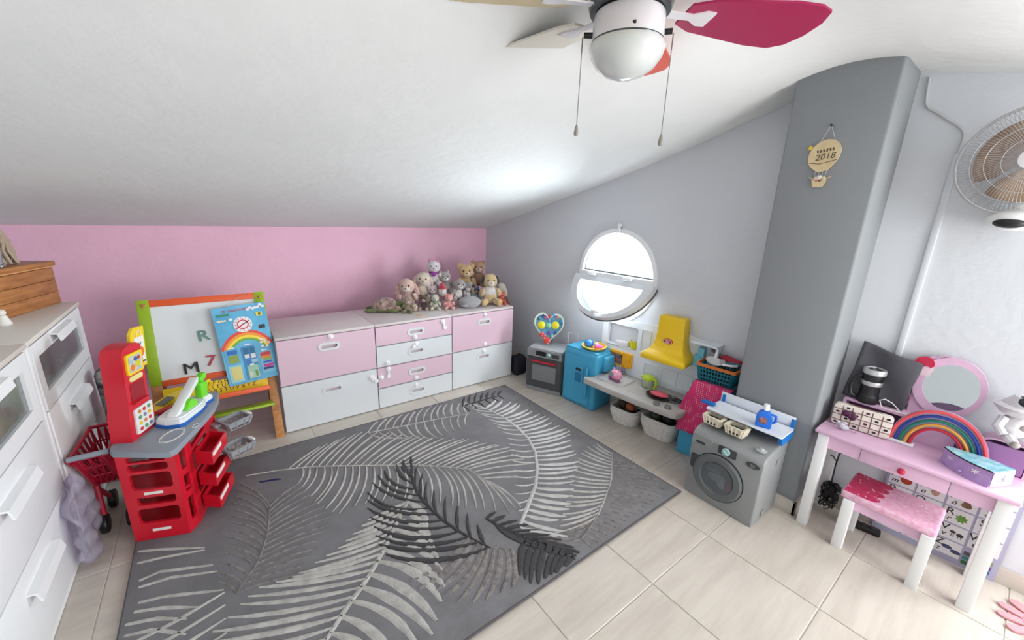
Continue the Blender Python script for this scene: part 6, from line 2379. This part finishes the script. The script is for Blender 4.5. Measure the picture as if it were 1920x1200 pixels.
# macrame tassels and silver lantern on the chest
mac = mat('macrame_cord', (186, 166, 146), 0.95, bump=0.5, bscale=200)
t = thing('macrame_tassel', 'beige macrame tassel hanging over the silver lantern on the wooden chest', 'macrame', (-0.985, 0.1, 1.121))
random.seed(4)
for k in range(16):
    a = R(k * 22.5)
    b = B()
    r0, r1 = 0.012, random.uniform(0.04, 0.055)
    b.tube([(r0 * math.cos(a), r0 * math.sin(a), 0.17), (0.03 * math.cos(a + 0.3), 0.03 * math.sin(a + 0.3), 0.12), (0.042 * math.cos(a - 0.2), 0.042 * math.sin(a - 0.2), 0.06), (r1 * math.cos(a + 0.1), r1 * math.sin(a + 0.1), 0.005)], 0.0065, 6)
    obj('cord', b, mac, t)
b = B()
b.sph((0, 0, 0.175), (0.02, 0.02, 0.018), 2)
obj('knot', b, mac, t)
for k in range(6):
    a = R(k * 60 + 12)
    b = B()
    b.sph((0.036 * math.cos(a), 0.036 * math.sin(a), 0.1), 0.009, 2)
    obj('side_knot', b, mac, t)
t = thing('silver_lantern', 'silver metal lantern at the left edge on the wooden chest', 'lantern', (-0.975, -0.02, 1.121))
b = B()
b.bb(-0.03, 0.03, -0.03, 0.03, 0.0, 0.012, bev=0.003)
obj('base', b, mat('silver_metal', (190, 192, 198), 0.2, metal=0.9), t)
b = B()
b.bb(-0.024, 0.024, -0.024, 0.024, 0.012, 0.075, bev=0.003)
obj('glass', b, mat('lantern_glass', (150, 160, 170), 0.1, coat=0.5), t)
b = B()
b.lathe([(0.036, 0.075), (0.034, 0.082), (0.012, 0.1), (0.0, 0.102)], 4, rot=(0, 0, R(45)))
obj('roof', b, mat('silver_metal', (190, 192, 198), 0.2, metal=0.9), t)
t = thing('white_figurine', 'little white figurine at the left edge on the dresser top', 'figurine', (-0.93, -0.245, 0.9165))
fwm = mat('porcelain', (232, 226, 218), 0.4)
b = B()
b.lathe([(0.02, 0.0), (0.022, 0.006), (0.014, 0.03), (0.012, 0.04), (0.0, 0.045)], 16)
obj('robe', b, fwm, t)
b = B()
b.sph((0, 0, 0.052), 0.013, 2)
obj('head', b, fwm, t)

# ================================================================ PINK PETAL MAT at the lower right corner
pmt = thing('petal_mat', 'pink petal edged mat on the tiles at the lower right corner', 'mat', (2.02, -3.0, 0.0))
pk = mat('felt_pink', (224, 150, 158), 0.9, bump=0.3, bscale=200)
b = B()
b.prism(ell(0.085, 0.085, 28), 0.003, 0.011, 'xy')
obj('centre', b, pk, pmt)
for k in range(14):
    b = B()
    a = k * 2 * math.pi / 14
    b.prism([(0.075 * math.cos(a) + dx * math.cos(a) - dy * math.sin(a), 0.075 * math.sin(a) + dx * math.sin(a) + dy * math.cos(a)) for dx, dy in [(0, -0.016)] + [(0.055 + 0.02 * math.cos(R(q)), 0.018 * math.sin(R(q))) for q in range(-80, 81, 20)] + [(0, 0.016)]], 0.003, 0.01, 'xy')
    obj('petal', b, pk, pmt)

# ================================================================ SOFT TOYS on the right chests
CTZ = 0.6405


def fur(name, rgb, rgb2=None):
    return mat('plush_' + name, rgb, 0.95, bump=0.9, bscale=160, sheen=0.5, rgb2=rgb2 or tuple(int(v * 0.88) for v in rgb), vscale=35)


eye_m = mat('plush_eye', (18, 16, 18), 0.1, coat=0.5)


def plush(name, label, loc, s, rz=-26, body=(220, 200, 190), belly=None, ears='round', earc=None, inner=None, limb=None, foot=None, snout=None, nose=(90, 60, 60), lean=0.0, extra=None, head=1.0, cat='soft toy'):
    """seated soft toy facing local -y; s = seated height in metres"""
    t = thing(name, label, cat, loc, rz, 'soft toys piled on the chests')
    key = name + '_%d' % int(s * 1000)
    mb = fur(key + str(body), body)
    ml = fur(key + 'l' + str(limb or body), limb or body)
    me_ = fur(key + 'e' + str(earc or body), earc or body)
    tiltm = Matrix.Rotation(R(lean), 4, 'Y')

    def add(nm, b, m, par=None):
        for v in b.bm.verts:
            v.co = tiltm @ v.co
            v.co.z = max(v.co.z, 0.0)
        return obj(nm, b, m, par or t, smooth=70)
    J = 0.035
    b = B()
    b.sph((0, 0, s * 0.26), (s * 0.23, s * 0.2, s * 0.27), 3, J)
    add('body', b, mb)
    if belly:
        b = B()
        b.sph((0, -s * 0.07, s * 0.27), (s * 0.19, s * 0.15, s * 0.22), 3, J)
        add('belly', b, fur(key + 'b' + str(belly), belly))
    hz = s * 0.68
    hr = s * 0.23 * head
    b = B()
    b.sph((0, -s * 0.03, hz), (hr * 1.05, hr * 0.95, hr), 3, J)
    hd = add('head', b, mb)
    b = B()
    b.sph((0, -s * 0.03 - hr * 0.8, hz - hr * 0.28), (hr * 0.5, hr * 0.42, hr * 0.36), 3, J)
    add('snout', b, fur(key + 's' + str(snout or body), snout or body), hd)
    b = B()
    b.sph((0, -s * 0.03 - hr * 1.2, hz - hr * 0.14), (hr * 0.14, hr * 0.09, hr * 0.1), 2)
    add('nose', b, mat('pn_%d_%d_%d' % nose, nose, 0.4), hd)
    for q in (-1, 1):
        b = B()
        b.sph((q * hr * 0.42, -s * 0.03 - hr * 0.86, hz + hr * 0.16), hr * 0.12, 2)
        add('eye', b, eye_m, hd)
        b = B()
        if ears == 'long':
            b.sph((q * hr * 1.15, -s * 0.04, hz - hr * 0.45), (hr * 0.32, hr * 0.2, hr * 1.05), 3, J, (0, R(-q * 18), 0))
        elif ears == 'up':
            b.sph((q * hr * 0.5, 0, hz + hr * 1.35), (hr * 0.25, hr * 0.15, hr * 0.75), 3, J, (0, R(q * 12), 0))
        elif ears == 'cat':
            b.cyl((q * hr * 0.62, -s * 0.02, hz + hr * 0.95), hr * 0.38, hr * 0.6, r2=hr * 0.06, n=12, rot=(0, R(q * 18), 0))
        elif ears == 'dog':
            b.sph((q * hr * 1.0, -s * 0.05, hz + hr * 0.1), (hr * 0.28, hr * 0.34, hr * 0.6), 3, J, (0, R(-q * 12), 0))
        else:
            b.sph((q * hr * 0.8, -s * 0.01, hz + hr * 0.72), (hr * 0.42, hr * 0.22, hr * 0.42), 3, J)
        e = add('ear', b, me_, hd)
        b = B()
        b.sph((q * s * 0.25, -s * 0.1, s * 0.34), (s * 0.085, s * 0.1, s * 0.17), 3, J, (R(35), R(-q * 22), 0))
        add('arm', b, ml)
        b = B()
        b.sph((q * s * 0.17, -s * 0.26, s * 0.1), (s * 0.1, s * 0.2, s * 0.1), 3, J, (0, 0, R(q * 14)))
        lg = add('leg', b, ml)
        b = B()
        b.sph((q * s * 0.22, -s * 0.42, s * 0.105), (s * 0.09, s * 0.05, s * 0.105), 3, J)
        add('foot', b, fur(key + 'f' + str(foot or limb or body), foot or limb or body), lg)
    if extra:
        extra(t, s, add, hr, hz)
    return t


def scarf(col, nm='scarf'):
    def f(t, s, add, hr, hz):
        b = B()
        b.tube([(s * 0.15 * math.cos(a), s * 0.14 * math.sin(a) - s * 0.02, s * 0.48) for a in [i * math.pi / 10 for i in range(20)]], s * 0.045, 8, closed=True)
        b.sph((0.0, -s * 0.2, s * 0.42), (s * 0.08, s * 0.04, s * 0.09), 2)
        add(nm, b, fur(nm + str(col), col))
    return f


def shirt(col, nm='shirt'):
    def f(t, s, add, hr, hz):
        b = B()
        b.sph((0, -s * 0.005, s * 0.36), (s * 0.245, s * 0.215, s * 0.17), 3, 0.02)
        add(nm, b, fur(nm + str(col), col))
    return f


def horn(col):
    def f(t, s, add, hr, hz):
        b = B()
        b.cyl((0, -s * 0.1, hz + hr * 1.1), hr * 0.2, hr * 0.9, r2=0.002, n=14)
        add('horn', b, mat('horn_pink', col, 0.5))
        scarf((150, 40, 150), 'purple_collar')(t, s, add, hr, hz)
    return f


# turtle
t = thing('plush_turtle', 'green plush turtle with brown speckled shell at the left end of the pile', 'soft toy', (0.81, 0.37, CTZ), -20, 'soft toys piled on the chests')
tg = fur('turtle_green', (104, 116, 52))
b = B()
b.sph((0, 0, 0.03), (0.1, 0.075, 0.075), 3, 0.03)
for v in b.bm.verts:
    v.co.z = max(0.018, v.co.z)
obj('shell', b, fur('turtle_shell', (120, 88, 78), (210, 180, 170)), t, smooth=70)
b = B()
b.sph((0, 0, 0.014), (0.11, 0.085, 0.014), 3, 0.02)
obj('belly_rim', b, tg, t, smooth=70)
b = B()
b.sph((0.115, -0.02, 0.042), (0.042, 0.038, 0.04), 3, 0.03)
h_ = obj('head', b, tg, t, smooth=70)
for q in (-1, 1):
    b = B()
    b.sph((0.13 + q * 0.014, -0.052, 0.055), 0.005, 2)
    obj('eye', b, eye_m, h_)
for x, y in ((-0.11, -0.05), (-0.11, 0.05), (0.06, -0.08), (0.05, 0.07)):
    b = B()
    b.sph((x, y, 0.014), (0.045, 0.024, 0.014), 3, 0.03)
    obj('flipper', b, tg, t, smooth=70)

plush('plush_rabbit', 'pale pink plush rabbit with long hanging ears, leftmost of the rabbits', (1.0, 0.36, CTZ), 0.27, -30, (226, 190, 178), ears='long', earc=(226, 178, 168), snout=(236, 214, 204), lean=-4)
plush('plush_rabbit', 'cream plush rabbit with drooping ears beside the pale pink one', (1.135, 0.40, CTZ + 0.055), 0.25, -24, (228, 210, 192), ears='long', earc=(226, 196, 184), lean=3)
plush('plush_unicorn', 'white plush unicorn with pink horn and purple collar on top of the pile', (1.255, 0.42, CTZ + 0.16), 0.235, -26, (232, 220, 222), ears='cat', earc=(226, 160, 186), snout=(240, 232, 234), extra=horn((236, 150, 190)))
plush('plush_cat', 'grey and white plush cat leaning under the unicorn', (1.345, 0.36, CTZ + 0.1), 0.2, -20, (176, 168, 164), ears='cat', snout=(232, 228, 226), lean=-6)
plush('plush_dog', 'light grey plush dog with white face slumped in the middle of the pile', (1.39, 0.265, CTZ + 0.045), 0.2, -14, (170, 160, 156), belly=(222, 216, 212), ears='dog', earc=(150, 140, 136), snout=(234, 230, 228), lean=10)
plush('plush_bear', 'large golden plush teddy bear at the back of the pile', (1.545, 0.38, CTZ + 0.085), 0.27, -24, (222, 184, 130), ears='round', snout=(234, 208, 166), belly=(230, 196, 146))
plush('plush_bear', 'brown plush bear high at the back beside the white wall', (1.70, 0.42, CTZ + 0.12), 0.25, -30, (190, 146, 118), ears='round', snout=(224, 196, 170))
plush('plush_dog', 'cream plush dog with dark ears and white shirt sitting at the right front', (1.66, 0.165, CTZ + 0.012), 0.29, -24, (226, 196, 146), ears='dog', earc=(40, 34, 34), snout=(240, 232, 222), foot=(226, 190, 130), head=0.92, extra=shirt((236, 230, 228)))
# grey whale
t = thing('plush_whale', 'smooth grey plush whale lying at the front of the pile', 'soft toy', (1.445, 0.145, CTZ), -22, 'soft toys piled on the chests')
wgf = fur('whale_grey', (170, 168, 172), (160, 158, 162))
b = B()
b.sph((0, 0, 0.05), (0.095, 0.07, 0.052), 3, 0.012)
for v in b.bm.verts:
    v.co.z = max(0.0, v.co.z - 0.004)
obj('body', b, wgf, t, smooth=70)
for q in (-1, 1):
    b = B()
    b.sph((-0.05, q * 0.068, 0.03), (0.03, 0.022, 0.01), 2, 0.02)
    obj('fin', b, wgf, t, smooth=70)
b = B()
b.sph((0.1, 0.02, 0.05), (0.03, 0.045, 0.012), 2, 0.02)
obj('tail', b, wgf, t, smooth=70)
for q in (-1, 1):
    b = B()
    b.sph((-0.035 + q * 0.035, -0.06, 0.055), 0.005, 2)
    obj('eye', b, eye_m, t)
plush('plush_pig', 'small rose pink plush pig at the front edge of the middle chest', (1.275, 0.19, CTZ), 0.135, -22, (236, 164, 156), ears='round', snout=(246, 196, 186), limb=(240, 176, 168), nose=(206, 110, 110))
plush('plush_puppy', 'small white and green plush puppy in the front row', (1.17, 0.23, CTZ), 0.135, -24, (214, 210, 196), ears='dog', earc=(128, 100, 84), limb=(206, 198, 170), extra=scarf((118, 140, 110), 'green_scarf'))
plush('plush_monkey', 'small dark brown plush monkey in the front row behind the puppy', (1.085, 0.265, CTZ), 0.13, -28, (84, 58, 54), ears='round', snout=(206, 172, 150), foot=(196, 160, 140))
# gnome with red hat
t = thing('plush_gnome', 'tiny white plush gnome with a red hat in the middle of the pile', 'soft toy', (1.262, 0.28, CTZ + 0.09), -24, 'soft toys piled on the chests')
b = B()
b.sph((0, 0, 0.04), (0.035, 0.032, 0.042), 3, 0.03)
obj('body', b, fur('gnome_white', (234, 230, 228)), t, smooth=70)
b = B()
b.lathe([(0.036, 0.062), (0.03, 0.075), (0.014, 0.105), (0.0, 0.125)], 18)
obj('hat', b, fur('gnome_red', (196, 52, 76)), t, smooth=70)
b = B()
b.sph((0, -0.032, 0.055), 0.009, 2)
obj('nose', b, fur('gnome_nose', (226, 180, 160)), t)
plush('plush_mouse', 'dusty grey plush mouse behind the grey whale', (1.49, 0.265, CTZ + 0.03), 0.175, -22, (140, 132, 136), ears='round', earc=(170, 158, 160), snout=(214, 206, 202), belly=(206, 200, 200))
plush('plush_owl', 'blue plush owl tucked between the whale and the cream dog', (1.575, 0.255, CTZ + 0.03), 0.13, -22, (58, 84, 130), ears='cat', belly=(160, 176, 200), snout=(200, 170, 110))
plush('plush_leopard', 'spotted brown plush leopard at the right end of the pile', (1.745, 0.29, CTZ + 0.03), 0.2, -34, (196, 148, 88), ears='round', snout=(232, 212, 186), limb=(150, 110, 70), lean=5)
plush('plush_kitten', 'dusty pink plush kitten behind the small pig', (1.2, 0.34, CTZ + 0.03), 0.16, -20, (206, 186, 184), ears='cat', snout=(230, 220, 218))
plush('plush_lamb', 'taupe plush lamb behind the turtle and the monkey', (0.945, 0.235, CTZ), 0.14, -34, (176, 150, 134), ears='dog', snout=(210, 186, 170), limb=(120, 124, 76))
plush('plush_cub', 'reddish plush cub lying under the cream dog at the right front', (1.745, 0.11, CTZ), 0.12, -20, (222, 70, 54), ears='round', snout=(236, 130, 100), foot=(226, 84, 66))
# long-eared lamb hanging over the right edge
t = thing('plush_lop', 'ivory plush toy slipping over the right end of the chest', 'soft toy', (1.80, 0.22, CTZ), -30, 'soft toys piled on the chests')
iv = fur('lop_ivory', (222, 212, 198))
b = B()
b.sph((0.0, 0, 0.055), (0.05, 0.045, 0.06), 3, 0.03)
obj('body', b, iv, t, smooth=70)
b = B()
b.sph((0.015, -0.02, 0.135), (0.042, 0.04, 0.04), 3, 0.03)
h_ = obj('head', b, iv, t, smooth=70)
b = B()
b.sph((0.05, -0.02, 0.1), (0.018, 0.012, 0.06), 3, 0.03, (0, R(-16), 0))
obj('ear', b, iv, h_, smooth=70)
b = B()
b.tube([(0.035, -0.03, 0.05), (0.062, -0.04, 0.035), (0.085, -0.045, -0.005), (0.088, -0.046, -0.04)], [0.022, 0.02, 0.018, 0.016], 10)
ar = obj('arm', b, fur('lop_brown', (120, 92, 76)), t, smooth=70)
b = B()
b.sph((0.089, -0.046, -0.058), 0.028, 3, 0.03)
obj('paw', b, iv, ar, smooth=70)
for q in (-1, 1):
    b = B()
    b.sph((0.005 + q * 0.016, -0.055, 0.142), 0.0045, 2)
    obj('eye', b, eye_m, h_)
# golden hair clip
b = B()
b.prism([((0.022 if k % 2 == 0 else 0.009) * math.cos(k * math.pi / 5), (0.022 if k % 2 == 0 else 0.009) * math.sin(k * math.pi / 5)) for k in range(10)], 0.0, 0.007, 'xy')
tag(obj('hair_clip', b, mat('clip_gold', (222, 172, 104), 0.35), loc=(0.973, 0.09, CTZ)), 'small golden star hair clip on the top of the middle chest', 'hair clip')
bpy.context.view_layer.update()
